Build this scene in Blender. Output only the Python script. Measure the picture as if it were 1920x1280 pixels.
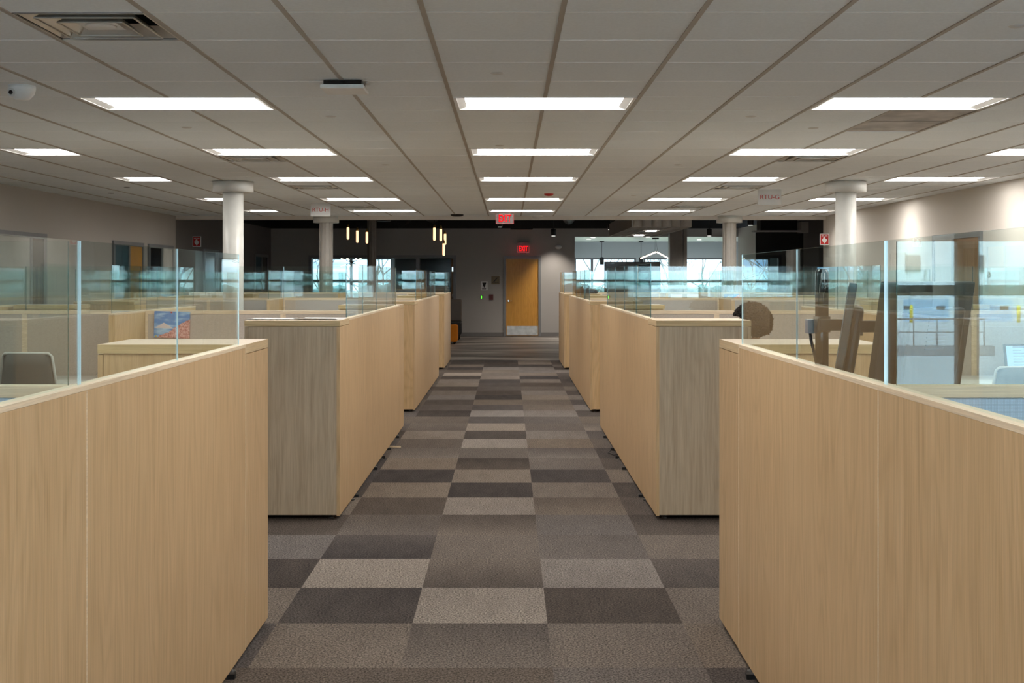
import bpy, bmesh, math, random
from mathutils import Vector, Matrix, Euler
random.seed(7)
PI = math.pi
for o in list(bpy.data.objects): bpy.data.objects.remove(o)
S = bpy.context.scene
C = S.collection

# ------------------------------------------------------------------ camera
F = 2217.0; CX, CY = 953.0, 520.0; H = 1.56          # focal length in pixels of 1920, vanishing point, eye height
cam = bpy.data.cameras.new('camera'); camo = bpy.data.objects.new('camera', cam); C.objects.link(camo)
cam.sensor_fit = 'HORIZONTAL'; cam.sensor_width = 36.0; cam.lens = 36.0*F/1920
cam.shift_x = (960-CX)/1920; cam.shift_y = -(640-CY)/1920
camo.location = (0, 0, H); camo.rotation_euler = (PI/2, 0, 0)
cam.clip_start = .05; cam.clip_end = 400
S.camera = camo

# ------------------------------------------------------------------ view and sky
vs = S.view_settings
vs.view_transform = 'Standard'; vs.look = 'None'; vs.gamma = 1; vs.use_curve_mapping = False
vs.exposure = 0.0
try:
    S.cycles.transparent_max_bounces = 64; S.cycles.max_bounces = 10
    S.cycles.diffuse_bounces = 6; S.cycles.glossy_bounces = 6
    S.cycles.sample_clamp_indirect = 6
except Exception: pass

def nd(nt, t, **k):
    n = nt.nodes.new(t)
    for a, b in k.items(): setattr(n, a, b)
    return n

w = bpy.data.worlds.new('sky'); S.world = w; w.use_nodes = True
nt = w.node_tree; nt.nodes.clear()
tc = nd(nt, 'ShaderNodeTexCoord'); sep = nd(nt, 'ShaderNodeSeparateXYZ'); nt.links.new(tc.outputs['Generated'], sep.inputs[0])
mp = nd(nt, 'ShaderNodeMapping'); mp.inputs['Scale'].default_value = (3, 3, 22); nt.links.new(tc.outputs['Generated'], mp.inputs[0])
no = nd(nt, 'ShaderNodeTexNoise'); no.inputs['Scale'].default_value = 1.6; no.inputs['Detail'].default_value = 5; nt.links.new(mp.outputs[0], no.inputs['Vector'])
cr = nd(nt, 'ShaderNodeValToRGB'); nt.links.new(no.outputs[0], cr.inputs[0])
cr.color_ramp.elements[0].position = .30; cr.color_ramp.elements[0].color = (.10, .30, .55, 1)
cr.color_ramp.elements[1].position = .44; cr.color_ramp.elements[1].color = (.78, .88, .93, 1)
bg = nd(nt, 'ShaderNodeBackground'); bg.inputs['Strength'].default_value = 3.2
nt.links.new(cr.outputs[0], bg.inputs[0])
wo = nd(nt, 'ShaderNodeOutputWorld'); nt.links.new(bg.outputs[0], wo.inputs[0])

sun = bpy.data.lights.new('sun', 'SUN'); sun.energy = 42; sun.angle = math.radians(25); sun.color = (.74, .89, 1)
suno = bpy.data.objects.new('sun', sun); C.objects.link(suno); suno.rotation_euler = Vector((.18, -.62, -.76)).to_track_quat('-Z', 'Y').to_euler()

LENS = 17.5      # radiance of the ceiling light diffusers
WARM = (1.0, .955, .895)

def spot(name, loc, target, power, size=60, blend=.6, color=(1, .9, .78), radius=.04, parent=None):
    l = bpy.data.lights.new(name, 'SPOT'); l.energy = power; l.spot_size = math.radians(size); l.spot_blend = blend
    l.color = color; l.shadow_soft_size = radius
    o = bpy.data.objects.new(name, l); C.objects.link(o)
    d = Vector(target)-Vector(loc); o.rotation_euler = d.to_track_quat('-Z', 'Y').to_euler()
    if parent: o.parent = parent; o.location = Vector(loc)-parent.location
    else: o.location = loc
    return o

# ------------------------------------------------------------------ materials
def base(name):
    m = bpy.data.materials.new(name); m.use_nodes = True; nt = m.node_tree; nt.nodes.clear()
    out = nd(nt, 'ShaderNodeOutputMaterial'); p = nd(nt, 'ShaderNodeBsdfPrincipled'); nt.links.new(p.outputs[0], out.inputs[0])
    return m, nt, p, out
def coords(nt, scale, rnd=True, rot=(0, 0, 0)):
    t = nd(nt, 'ShaderNodeTexCoord'); mp = nd(nt, 'ShaderNodeMapping'); mp.inputs['Scale'].default_value = scale
    mp.inputs['Rotation'].default_value = rot
    if rnd:
        oi = nd(nt, 'ShaderNodeObjectInfo'); mu = nd(nt, 'ShaderNodeVectorMath', operation='SCALE'); mu.inputs[3].default_value = 1
        cb = nd(nt, 'ShaderNodeCombineXYZ'); ml = nd(nt, 'ShaderNodeMath', operation='MULTIPLY'); ml.inputs[1].default_value = 37.0
        nt.links.new(oi.outputs['Random'], ml.inputs[0])
        for i in range(3): nt.links.new(ml.outputs[0], cb.inputs[i])
        ad = nd(nt, 'ShaderNodeVectorMath', operation='ADD'); nt.links.new(t.outputs['Object'], ad.inputs[0]); nt.links.new(cb.outputs[0], ad.inputs[1])
        nt.links.new(ad.outputs[0], mp.inputs[0])
    else: nt.links.new(t.outputs['Object'], mp.inputs[0])
    return mp.outputs[0]
def noise(nt, vec, scale, detail=3, rough=.5, dist=0):
    n = nd(nt, 'ShaderNodeTexNoise'); n.inputs['Scale'].default_value = scale; n.inputs['Detail'].default_value = detail
    n.inputs['Roughness'].default_value = rough; n.inputs['Distortion'].default_value = dist
    nt.links.new(vec, n.inputs['Vector']); return n.outputs[0]
def ramp(nt, fac, stops):
    r = nd(nt, 'ShaderNodeValToRGB'); nt.links.new(fac, r.inputs[0])
    e = r.color_ramp.elements
    while len(e) < len(stops): e.new(.5)
    for i, (p, c) in enumerate(stops): e[i].position = p; e[i].color = (*c, 1)
    return r.outputs[0]
def mixc(nt, a, b, fac, mode='MIX'):
    m = nd(nt, 'ShaderNodeMix', data_type='RGBA', blend_type=mode)
    for s, v in ((0, fac), (6, a), (7, b)):
        if hasattr(v, 'links') or isinstance(v, bpy.types.NodeSocket): nt.links.new(v, m.inputs[s])
        else: m.inputs[s].default_value = v if s == 0 else (*v, 1)
    return m.outputs[2]
def bump(nt, p, h, strength, dist=.002):
    b = nd(nt, 'ShaderNodeBump'); b.inputs['Strength'].default_value = strength; b.inputs['Distance'].default_value = dist
    nt.links.new(h, b.inputs['Height']); nt.links.new(b.outputs[0], p.inputs['Normal'])
def plain(name, col, rough=.5, metal=0.0, var=.06, vscale=6, bmp=0, spec=.5):
    m, nt, p, o = base(name)
    v = coords(nt, (1, 1, 1)); n = noise(nt, v, vscale, 4)
    c = ramp(nt, n, [(.3, tuple(x*(1-var) for x in col)), (.7, tuple(min(1, x*(1+var)) for x in col))])
    nt.links.new(c, p.inputs['Base Color']); p.inputs['Roughness'].default_value = rough; p.inputs['Metallic'].default_value = metal
    p.inputs['Specular IOR Level'].default_value = spec
    if bmp: bump(nt, p, noise(nt, v, 300, 2), bmp)
    return m
def emit(name, col, strength):
    m = bpy.data.materials.new(name); m.use_nodes = True; nt = m.node_tree; nt.nodes.clear()
    out = nd(nt, 'ShaderNodeOutputMaterial'); e = nd(nt, 'ShaderNodeEmission'); e.inputs[0].default_value = (*col, 1); e.inputs[1].default_value = strength
    nt.links.new(e.outputs[0], out.inputs[0]); return m
def wood(name, lo, mid, hi, axis='z', rough=.42, ring=.5):
    """laminate with fine straight grain running along one axis and soft cathedral figure"""
    m, nt, p, o = base(name)
    f = {'z': (1, 1, .03), 'x': (.03, 1, 1), 'y': (1, .03, 1)}[axis]
    g = {'z': (1, 1, .16), 'x': (.16, 1, 1), 'y': (1, .16, 1)}[axis]
    fine = noise(nt, coords(nt, tuple(x*.6 if x < 1 else 1 for x in f)), 230, 3, .65)
    mid_n = noise(nt, coords(nt, f), 34, 5, .7)
    fig = noise(nt, coords(nt, g), 3.2, 2, .45)
    ml = nd(nt, 'ShaderNodeMath', operation='MULTIPLY'); ml.inputs[1].default_value = 130; nt.links.new(fig, ml.inputs[0])
    sn = nd(nt, 'ShaderNodeMath', operation='SINE'); nt.links.new(ml.outputs[0], sn.inputs[0])
    mr = nd(nt, 'ShaderNodeMapRange'); nt.links.new(sn.outputs[0], mr.inputs[0]); mr.inputs[1].default_value = -1; mr.inputs[2].default_value = 1
    a = ramp(nt, mid_n, [(.36, lo), (.5, mid), (.64, hi)])
    b = ramp(nt, fine, [(.36, tuple(x*.72 for x in mid)), (.60, tuple(min(1, x*1.13) for x in mid))])
    c = mixc(nt, a, b, .5)
    d = ramp(nt, mr.outputs[0], [(0, tuple(x*.80 for x in lo)), (.35, mid), (1, hi)])
    c = mixc(nt, c, d, .34*ring)
    nt.links.new(c, p.inputs['Base Color']); p.inputs['Roughness'].default_value = rough
    p.inputs['Specular IOR Level'].default_value = .35
    return m
def glass(name, tint, boost=1.0):
    m = bpy.data.materials.new(name); m.use_nodes = True; nt = m.node_tree; nt.nodes.clear()
    out = nd(nt, 'ShaderNodeOutputMaterial'); tr = nd(nt, 'ShaderNodeBsdfTransparent'); tr.inputs[0].default_value = (*tint, 1)
    gl = nd(nt, 'ShaderNodeBsdfGlossy'); gl.inputs['Roughness'].default_value = 0.0; gl.inputs[0].default_value = (1, 1, 1, 1)
    ge = nd(nt, 'ShaderNodeNewGeometry'); dt = nd(nt, 'ShaderNodeVectorMath', operation='DOT_PRODUCT')
    nt.links.new(ge.outputs['Incoming'], dt.inputs[0]); nt.links.new(ge.outputs['Normal'], dt.inputs[1])
    ab = nd(nt, 'ShaderNodeMath', operation='ABSOLUTE'); nt.links.new(dt.outputs['Value'], ab.inputs[0])
    su = nd(nt, 'ShaderNodeMath', operation='SUBTRACT'); su.inputs[0].default_value = 1; nt.links.new(ab.outputs[0], su.inputs[1])
    po = nd(nt, 'ShaderNodeMath', operation='POWER'); po.inputs[1].default_value = 5; nt.links.new(su.outputs[0], po.inputs[0])
    mr = nd(nt, 'ShaderNodeMapRange'); nt.links.new(po.outputs[0], mr.inputs[0]); mr.inputs[3].default_value = .055*boost; mr.inputs[4].default_value = .55
    mx = nd(nt, 'ShaderNodeMixShader'); nt.links.new(mr.outputs[0], mx.inputs[0]); nt.links.new(tr.outputs[0], mx.inputs[1]); nt.links.new(gl.outputs[0], mx.inputs[2])
    nt.links.new(mx.outputs[0], out.inputs[0]); return m
def fabric(name, col, weave=0.0, scale=160):
    m, nt, p, o = base(name)
    v = coords(nt, (1, 1, 1)); n = noise(nt, v, 90, 3)
    c = ramp(nt, n, [(.3, tuple(x*.92 for x in col)), (.7, tuple(min(1, x*1.06) for x in col))])
    if weave:
        wv = nd(nt, 'ShaderNodeTexWave', wave_type='BANDS', bands_direction='X'); wv.inputs['Scale'].default_value = scale*.2; nt.links.new(v, wv.inputs['Vector'])
        wz = nd(nt, 'ShaderNodeTexWave', wave_type='BANDS', bands_direction='Z'); wz.inputs['Scale'].default_value = scale*.2; nt.links.new(v, wz.inputs['Vector'])
        mu = nd(nt, 'ShaderNodeMath', operation='MULTIPLY'); nt.links.new(wv.outputs['Fac'], mu.inputs[0]); nt.links.new(wz.outputs['Fac'], mu.inputs[1])
        k = ramp(nt, mu.outputs[0], [(0, tuple(x*(1-weave) for x in col)), (.6, tuple(min(1, x*(1+weave*.5)) for x in col))])
        c = mixc(nt, c, k, .7)
    nt.links.new(c, p.inputs['Base Color']); p.inputs['Roughness'].default_value = .95; p.inputs['Specular IOR Level'].default_value = .1
    return m

M = {}
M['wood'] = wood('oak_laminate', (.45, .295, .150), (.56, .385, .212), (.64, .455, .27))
M['woodg'] = wood('daylight_grey_oak_laminate', (.36, .275, .185), (.46, .365, .255), (.53, .43, .31), ring=.35)  # cool daylight on the second block's cabinet ends put into the colour
M['woodc'] = wood('warm_oak_laminate', (.48, .32, .155), (.60, .41, .215), (.68, .485, .275), ring=.5)
M['woodx'] = wood('oak_edge_crosswise', (.40, .28, .13), (.56, .42, .23), (.64, .50, .30), axis='x', ring=.2)
M['woody'] = wood('oak_edge_lengthwise', (.42, .29, .14), (.58, .43, .25), (.66, .52, .32), axis='y', ring=.2)
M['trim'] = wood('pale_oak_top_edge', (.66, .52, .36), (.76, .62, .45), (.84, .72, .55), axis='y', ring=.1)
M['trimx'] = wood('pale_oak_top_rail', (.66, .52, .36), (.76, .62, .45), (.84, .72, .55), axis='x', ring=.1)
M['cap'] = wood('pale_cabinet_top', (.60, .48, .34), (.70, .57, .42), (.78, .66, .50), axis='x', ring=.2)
M['doorwood'] = wood('amber_maple_veneer', (.50, .23, .03), (.62, .30, .05), (.70, .37, .07), ring=.35, rough=.35)
M['browndoor'] = wood('brown_oak_veneer', (.24, .12, .05), (.34, .18, .08), (.42, .24, .11), ring=.4)
M['glass'] = glass('clear_panel_glass', (.93, .975, .965))
M['wglass'] = glass('window_glass', (.90, .97, 1.0))
M['edge'] = plain('sky_lit_glass_edge', (.55, .76, .84), .08, 0, .02, spec=1.0)  # sky glint on the near pane edges put into a bright colour
M['edged'] = plain('dark_glass_edge', (.04, .13, .14), .1, 0, .02, spec=.8)
M['fab'] = fabric('taupe_panel_fabric', (.50, .44, .39))
M['blue'] = fabric('daylight_blue_woven_fabric', (.50, .66, .86), .4, 420)  # bluish daylight from behind put into the near screen fabric
M['white'] = plain('white_laminate', (.74, .73, .70), .4)
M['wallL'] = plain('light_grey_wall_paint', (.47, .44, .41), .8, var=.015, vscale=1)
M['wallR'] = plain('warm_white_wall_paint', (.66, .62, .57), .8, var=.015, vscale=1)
M['wallD'] = plain('charcoal_wall_paint', (.20, .19, .187), .8, var=.02, vscale=1)
M['wallB'] = plain('mid_grey_wall_paint', (.42, .40, .385), .8, var=.02, vscale=1)
M['wallC'] = plain('cool_grey_wall_paint', (.55, .58, .60), .8, var=.02, vscale=1)
M['black'] = plain('black_paint', (.006, .006, .007), .6)
M['blackg'] = plain('black_gloss', (.006, .006, .007), .12)
M['screen'] = plain('black_screen', (.008, .008, .009), .12, spec=.5)
M['darkp'] = plain('dark_plastic', (.035, .032, .03), .4)
M['tile'] = plain('ceiling_tile', (.82, .865, .885), .9, var=.03, vscale=60, bmp=.3, spec=.1)  # white tile tinted cool, daylight tone put into the colour
M['tbar'] = plain('ceiling_grid_bar', (.40, .36, .31), .5, var=.03)  # bars darkened for their unlit undersides, shade put into the colour
M['tline'] = plain('ceiling_lit_edge_line', (.95, .97, .98), .35, var=.01)  # lit tile edges painted as thin bright lines
M['hmetal'] = plain('grey_painted_steel', (.21, .215, .225), .4)
M['metal'] = plain('brushed_steel', (.62, .60, .57), .32, .9, var=.15, vscale=10)
M['chrome'] = plain('chrome', (.85, .85, .85), .08, 1)
M['bronze'] = plain('aluminium_diffuser_louvre', (.66, .62, .55), .32, .6, var=.15, vscale=3)
M['whitem'] = plain('white_enamel', (.80, .80, .78), .4)
M['col'] = plain('column_cladding_white', (.66, .66, .63), .38)
M['colt'] = plain('column_cladding_light_taupe', (.50, .475, .44), .4)
M['colb'] = plain('column_cladding_taupe', (.33, .30, .27), .45)
M['red'] = plain('red_enamel', (.50, .02, .02), .4)
M['maroon'] = plain('maroon_plastic', (.12, .02, .02), .5)
M['redtxt'] = plain('red_lettering', (.50, .05, .04), .6)
M['paper'] = plain('white_paper', (.82, .82, .82), .7)
M['pgrey'] = plain('sign_board_white', (.66, .66, .65), .6)
M['orange'] = fabric('orange_upholstery', (.62, .20, .02))
M['brown'] = plain('dark_brown_leather', (.075, .06, .05), .38)
M['mesh'] = fabric('grey_mesh_back', (.115, .118, .115))
M['chairp'] = plain('light_grey_plastic', (.60, .59, .56), .45)
M['lens'] = emit('ceiling_diffuser_glow', WARM, LENS)
M['lens2'] = emit('small_panel_glow', (1, .97, .92), 3.0)
M['amber'] = emit('amber_filament_glow', (1, .56, .28), 2.3)
M['warmtube'] = emit('warm_linear_glow', (1, .80, .60), 3.5)
M['exitglow'] = emit('exit_red_glow', (1, .012, .018), 1.15)
M['green'] = emit('green_indicator_glow', (.12, 1, .05), 2.0)
M['lap'] = emit('laptop_screen_glow', (.50, .72, 1.0), 1.1)
M['tanp'] = plain('sign_bronze_tan', (.16, .11, .05), .4)
M['felt'] = fabric('grey_felt_baffle', (.46, .44, .42))
M['skin'] = plain('brown_skin', (.32, .17, .10), .5)
M['lip'] = plain('brown_lips', (.22, .085, .06), .45)
M['hair'] = plain('black_curly_hair', (.012, .009, .007), .9, var=.5, vscale=60)
M['shirt'] = fabric('dark_grey_knit', (.05, .05, .055))
M['trouser'] = fabric('navy_trouser_cloth', (.02, .025, .045))
M['shoe'] = plain('black_shoe_leather', (.01, .01, .01), .4)
M['bark'] = plain('grey_bark', (.22, .22, .22), .9, var=.3, vscale=20)
M['grass'] = plain('winter_grass', (.16, .17, .09), 1, var=.3, vscale=.5)
M['shrub'] = plain('far_woodland', (.06, .09, .08), 1, var=.5, vscale=1.2)
M['asphalt'] = plain('pale_asphalt', (.56, .57, .58), .9, var=.12, vscale=.4)
M['ware'] = plain('warehouse_wall_paint', (.70, .71, .70), .8, var=.03, vscale=.5)
M['dock'] = plain('grey_blue_dock_door', (.32, .44, .56), .5)
M['shade'] = plain('dark_louvre', (.07, .075, .08), .6)
M['yellow'] = plain('yellow_enamel', (.75, .55, .02), .4)
M['perf'] = plain('perforated_return_panel', (.42, .39, .36), .6, var=.28, vscale=5)
M['curt'] = plain('pale_blind_fabric', (.45, .44, .42), .8)
M['teal'] = plain('teal_tinted_wall', (.03, .09, .12), .5)
M['brass'] = plain('brass', (.45, .30, .10), .3, 1)

# carpet
def carpet(name):
    m, nt, p, o = base(name)
    a = nd(nt, 'ShaderNodeVertexColor', layer_name='tone'); sp = nd(nt, 'ShaderNodeSeparateColor'); nt.links.new(a.outputs[0], sp.inputs[0])
    v = coords(nt, (1, 1, 1), False)
    fine = noise(nt, v, 110, 3, .75); mid = noise(nt, coords(nt, (1, .35, 1), False), 9, 3)
    ad = nd(nt, 'ShaderNodeMath', operation='MULTIPLY_ADD'); nt.links.new(mid, ad.inputs[0]); ad.inputs[1].default_value = .22; ad.inputs[2].default_value = -.11
    s2 = nd(nt, 'ShaderNodeMath', operation='ADD'); nt.links.new(ad.outputs[0], s2.inputs[0]); nt.links.new(sp.outputs[0], s2.inputs[1])
    c = ramp(nt, s2.outputs[0], [(0, (.040, .034, .033)), (.5, (.135, .117, .104)), (1, (.30, .27, .24))])
    warm = mixc(nt, (1.05, .98, .90), (.98, 1.0, 1.06), sp.outputs[1])
    c = mixc(nt, c, warm, 1.0, 'MULTIPLY')
    k = ramp(nt, fine, [(.38, (.30, .30, .30)), (.62, (1.75, 1.75, 1.75))])
    c = mixc(nt, c, k, 1.0, 'MULTIPLY')
    nt.links.new(c, p.inputs['Base Color']); p.inputs['Roughness'].default_value = .95; p.inputs['Specular IOR Level'].default_value = .15
    bump(nt, p, fine, .5, .004)
    return m
M['carpet'] = carpet('tiled_carpet')
def streak():
    m, nt, p, o = base('streaked_floor')
    v = coords(nt, (.22, .8, 1), False); n = noise(nt, v, 1.9, 4, .5)
    c = ramp(nt, n, [(.38, (.09, .078, .068)), (.5, (.17, .15, .133)), (.62, (.32, .29, .26))])
    nt.links.new(c, p.inputs['Base Color']); p.inputs['Roughness'].default_value = .45; p.inputs['Specular IOR Level'].default_value = .4
    return m
M['streak'] = streak()
def painting_mat():
    m, nt, p, o = base('mountain_and_blossom_painting')
    t = nd(nt, 'ShaderNodeTexCoord'); s = nd(nt, 'ShaderNodeSeparateXYZ'); nt.links.new(t.outputs['Object'], s.inputs[0])
    n = noise(nt, coords(nt, (6, 6, 22), False), 1.2, 4)
    sky = ramp(nt, n, [(.48, (.015, .23, .62)), (.70, (.40, .66, .88))])
    b = noise(nt, coords(nt, (1, 1, 1), False), 70, 3)
    pink = ramp(nt, b, [(.35, (.40, .10, .10)), (.5, (.62, .27, .25)), (.65, (.80, .50, .46))])
    # blossom bank: below a line rising to the right
    mu = nd(nt, 'ShaderNodeMath', operation='MULTIPLY_ADD'); nt.links.new(s.outputs[0], mu.inputs[0]); mu.inputs[1].default_value = -.62; mu.inputs[2].default_value = .028
    su = nd(nt, 'ShaderNodeMath', operation='ADD'); nt.links.new(s.outputs[2], su.inputs[0]); nt.links.new(mu.outputs[0], su.inputs[1])
    wob = nd(nt, 'ShaderNodeMath', operation='MULTIPLY_ADD'); nt.links.new(noise(nt, coords(nt, (1, 1, 1), False), 25, 2), wob.inputs[0]); wob.inputs[1].default_value = .05
    nt.links.new(su.outputs[0], wob.inputs[2])
    lt = nd(nt, 'ShaderNodeMath', operation='LESS_THAN'); nt.links.new(wob.outputs[0], lt.inputs[0]); lt.inputs[1].default_value = .012
    # pale mountain: |x+.08|*.8 + z < -.005
    ax = nd(nt, 'ShaderNodeMath', operation='ADD'); nt.links.new(s.outputs[0], ax.inputs[0]); ax.inputs[1].default_value = .065
    aa = nd(nt, 'ShaderNodeMath', operation='ABSOLUTE'); nt.links.new(ax.outputs[0], aa.inputs[0])
    am = nd(nt, 'ShaderNodeMath', operation='MULTIPLY_ADD'); nt.links.new(aa.outputs[0], am.inputs[0]); am.inputs[1].default_value = .6; nt.links.new(s.outputs[2], am.inputs[2])
    ml = nd(nt, 'ShaderNodeMath', operation='LESS_THAN'); nt.links.new(am.outputs[0], ml.inputs[0]); ml.inputs[1].default_value = .012
    gt = nd(nt, 'ShaderNodeMath', operation='GREATER_THAN'); nt.links.new(s.outputs[2], gt.inputs[0]); gt.inputs[1].default_value = -.035
    mm = nd(nt, 'ShaderNodeMath', operation='MULTIPLY'); nt.links.new(ml.outputs[0], mm.inputs[0]); nt.links.new(gt.outputs[0], mm.inputs[1]); ml = mm
    c = mixc(nt, sky, (.66, .58, .60), ml.outputs[0]); c = mixc(nt, c, pink, lt.outputs[0])
    nt.links.new(c, p.inputs['Base Color']); p.inputs['Roughness'].default_value = .6
    return m
M['painting'] = painting_mat()

# ------------------------------------------------------------------ mesh helpers
class MB:
    def __init__(s): s.bm = bmesh.new(); s.mi = 0
    def quad(s, pts, mi=None):
        f = s.bm.faces.new([s.bm.verts.new(p) for p in pts]); f.material_index = s.mi if mi is None else mi; return f
    def box(s, x0, x1, y0, y1, z0, z1, mi=None, rot=None, piv=None):
        if x0 > x1: x0, x1 = x1, x0
        v = [Vector((x, y, z)) for x in (x0, x1) for y in (y0, y1) for z in (z0, z1)]
        if rot is not None:
            piv = Vector(piv) if piv is not None else Vector(((x0+x1)/2, (y0+y1)/2, (z0+z1)/2))
            v = [rot @ (p-piv)+piv for p in v]
        v = [s.bm.verts.new(p) for p in v]
        for a in ((0, 1, 3, 2), (4, 6, 7, 5), (0, 4, 5, 1), (2, 3, 7, 6), (0, 2, 6, 4), (1, 5, 7, 3)):
            f = s.bm.faces.new([v[i] for i in a]); f.material_index = s.mi if mi is None else mi
        return s
    def tube(s, pts, r, n=10, mi=None, cap=True, smooth=True):
        pts = [Vector(p) for p in pts]; rr = r if isinstance(r, (list, tuple)) else [r]*len(pts)
        rings = []
        for i, p in enumerate(pts):
            d = (pts[min(i+1, len(pts)-1)]-pts[max(i-1, 0)]).normalized()
            u = d.orthogonal().normalized() if i == 0 else (u-d*u.dot(d)).normalized()
            wv = d.cross(u)
            rings.append([s.bm.verts.new(p+(u*math.cos(2*PI*k/n)+wv*math.sin(2*PI*k/n))*rr[i]) for k in range(n)])
        for a, b in zip(rings, rings[1:]):
            for k in range(n):
                f = s.bm.faces.new((a[k], a[(k+1) % n], b[(k+1) % n], b[k])); f.smooth = smooth; f.material_index = s.mi if mi is None else mi
        if cap:
            for rg in (rings[0][::-1], rings[-1]):
                f = s.bm.faces.new(rg); f.material_index = s.mi if mi is None else mi
        return s
    def lathe(s, c, prof, n=24, mi=None, smooth=True, flute=0, fn=0):
        rings = []
        for r, z in prof:
            rg = []
            for k in range(n):
                a = 2*PI*k/n; q = r*(1+flute*(1 if fn and math.cos(a*fn) > 0 else -1)) if flute else r
                rg.append(s.bm.verts.new((c[0]+q*math.cos(a), c[1]+q*math.sin(a), c[2]+z)))
            rings.append(rg)
        for a, b in zip(rings, rings[1:]):
            for k in range(n):
                f = s.bm.faces.new((a[k], a[(k+1) % n], b[(k+1) % n], b[k])); f.smooth = smooth; f.material_index = s.mi if mi is None else mi
        for rg in (rings[0][::-1], rings[-1]):
            f = s.bm.faces.new(rg); f.material_index = s.mi if mi is None else mi
        return s
    def prism(s, poly, y0, y1, mi=None, plane='xz'):
        """polygon in x,z pushed from y0 to y1"""
        def P(a, b, t): return {'xz': (a, t, b), 'yz': (t, a, b), 'xy': (a, b, t)}[plane]
        A = [s.bm.verts.new(P(a, b, y0)) for a, b in poly]; B = [s.bm.verts.new(P(a, b, y1)) for a, b in poly]
        n = len(poly); fs = [s.bm.faces.new(A), s.bm.faces.new(B[::-1])]
        for k in range(n): fs.append(s.bm.faces.new((A[k], B[k], B[(k+1) % n], A[(k+1) % n])))
        for f in fs: f.material_index = s.mi if mi is None else mi
        return s
    def build(s, name, mats, parent=None, bevel=0, smooth=False, at=None):
        bm = s.bm
        if smooth: bmesh.ops.remove_doubles(bm, verts=bm.verts, dist=1e-5)
        bmesh.ops.recalc_face_normals(bm, faces=bm.faces)
        if bevel: bmesh.ops.bevel(bm, geom=[e for e in bm.edges if e.is_manifold and e.calc_face_angle(0) > .6], offset=bevel, segments=2, affect='EDGES', profile=.6)
        off = Vector((0, 0, 0))
        if parent is not None:
            q = parent
            while q is not None: off += q.location; q = q.parent
        elif at is not None: off = Vector(at)
        if off.length: bmesh.ops.translate(bm, verts=bm.verts, vec=-off)
        me = bpy.data.meshes.new(name); bm.to_mesh(me); bm.free()
        if smooth:
            for f in me.polygons: f.use_smooth = True
        o = bpy.data.objects.new(name, me); C.objects.link(o)
        for m in (mats if isinstance(mats, list) else [mats]): me.materials.append(M[m] if isinstance(m, str) else m)
        if parent is not None: o.parent = parent
        elif at is not None: o.location = at
        return o
def thing(name, label, cat, loc, group=None):
    o = bpy.data.objects.new(name, None); C.objects.link(o); o.location = loc; o.empty_display_size = .1
    o['label'] = label; o['category'] = cat
    if group: o['group'] = group
    return o
def tag(o, label, cat, group=None):
    o['label'] = label; o['category'] = cat
    if group: o['group'] = group
    return o
def struct(o): o['kind'] = 'structure'; return o
def rename(o, n): o.name = n; return o
def copy_tree(o, parent=None):
    c = o.copy(); C.objects.link(c); c.parent = parent
    for ch in [x for x in bpy.data.objects if x.parent == o]: copy_tree(ch, c)
    return c
def text_mesh(txt, size, depth, name, mat, parent, loc, rot=(PI/2, 0, 0), sx=1.0, bold=0.0):
    cu = bpy.data.curves.new('t', 'FONT'); cu.body = txt; cu.size = size; cu.extrude = depth; cu.align_x = 'CENTER'; cu.align_y = 'CENTER'; cu.offset = bold
    t = bpy.data.objects.new('t', cu); me = bpy.data.meshes.new_from_object(t); bpy.data.objects.remove(t)
    me.name = name; me.materials.clear(); me.materials.append(M[mat])
    for v in me.vertices: v.co.x *= sx
    o = bpy.data.objects.new(name, me); C.objects.link(o); o.parent = parent
    q = parent; off = Vector((0, 0, 0))
    while q is not None: off += q.location; q = q.parent
    o.location = Vector(loc)-off; o.rotation_euler = rot
    return o
def at(px, py, Y): return ((px-CX)*Y/F, Y, H-(py-CY)*Y/F)

# ------------------------------------------------------------------ room shell
XL, XR, YF, YC, YB, YE, YR = -6.3, 6.02, 22.4, 22.6, 31.4, 35.7, -4.0
ZC = 2.726; TS = .6096; GX0 = -.372; GY0 = 7.637

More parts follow.
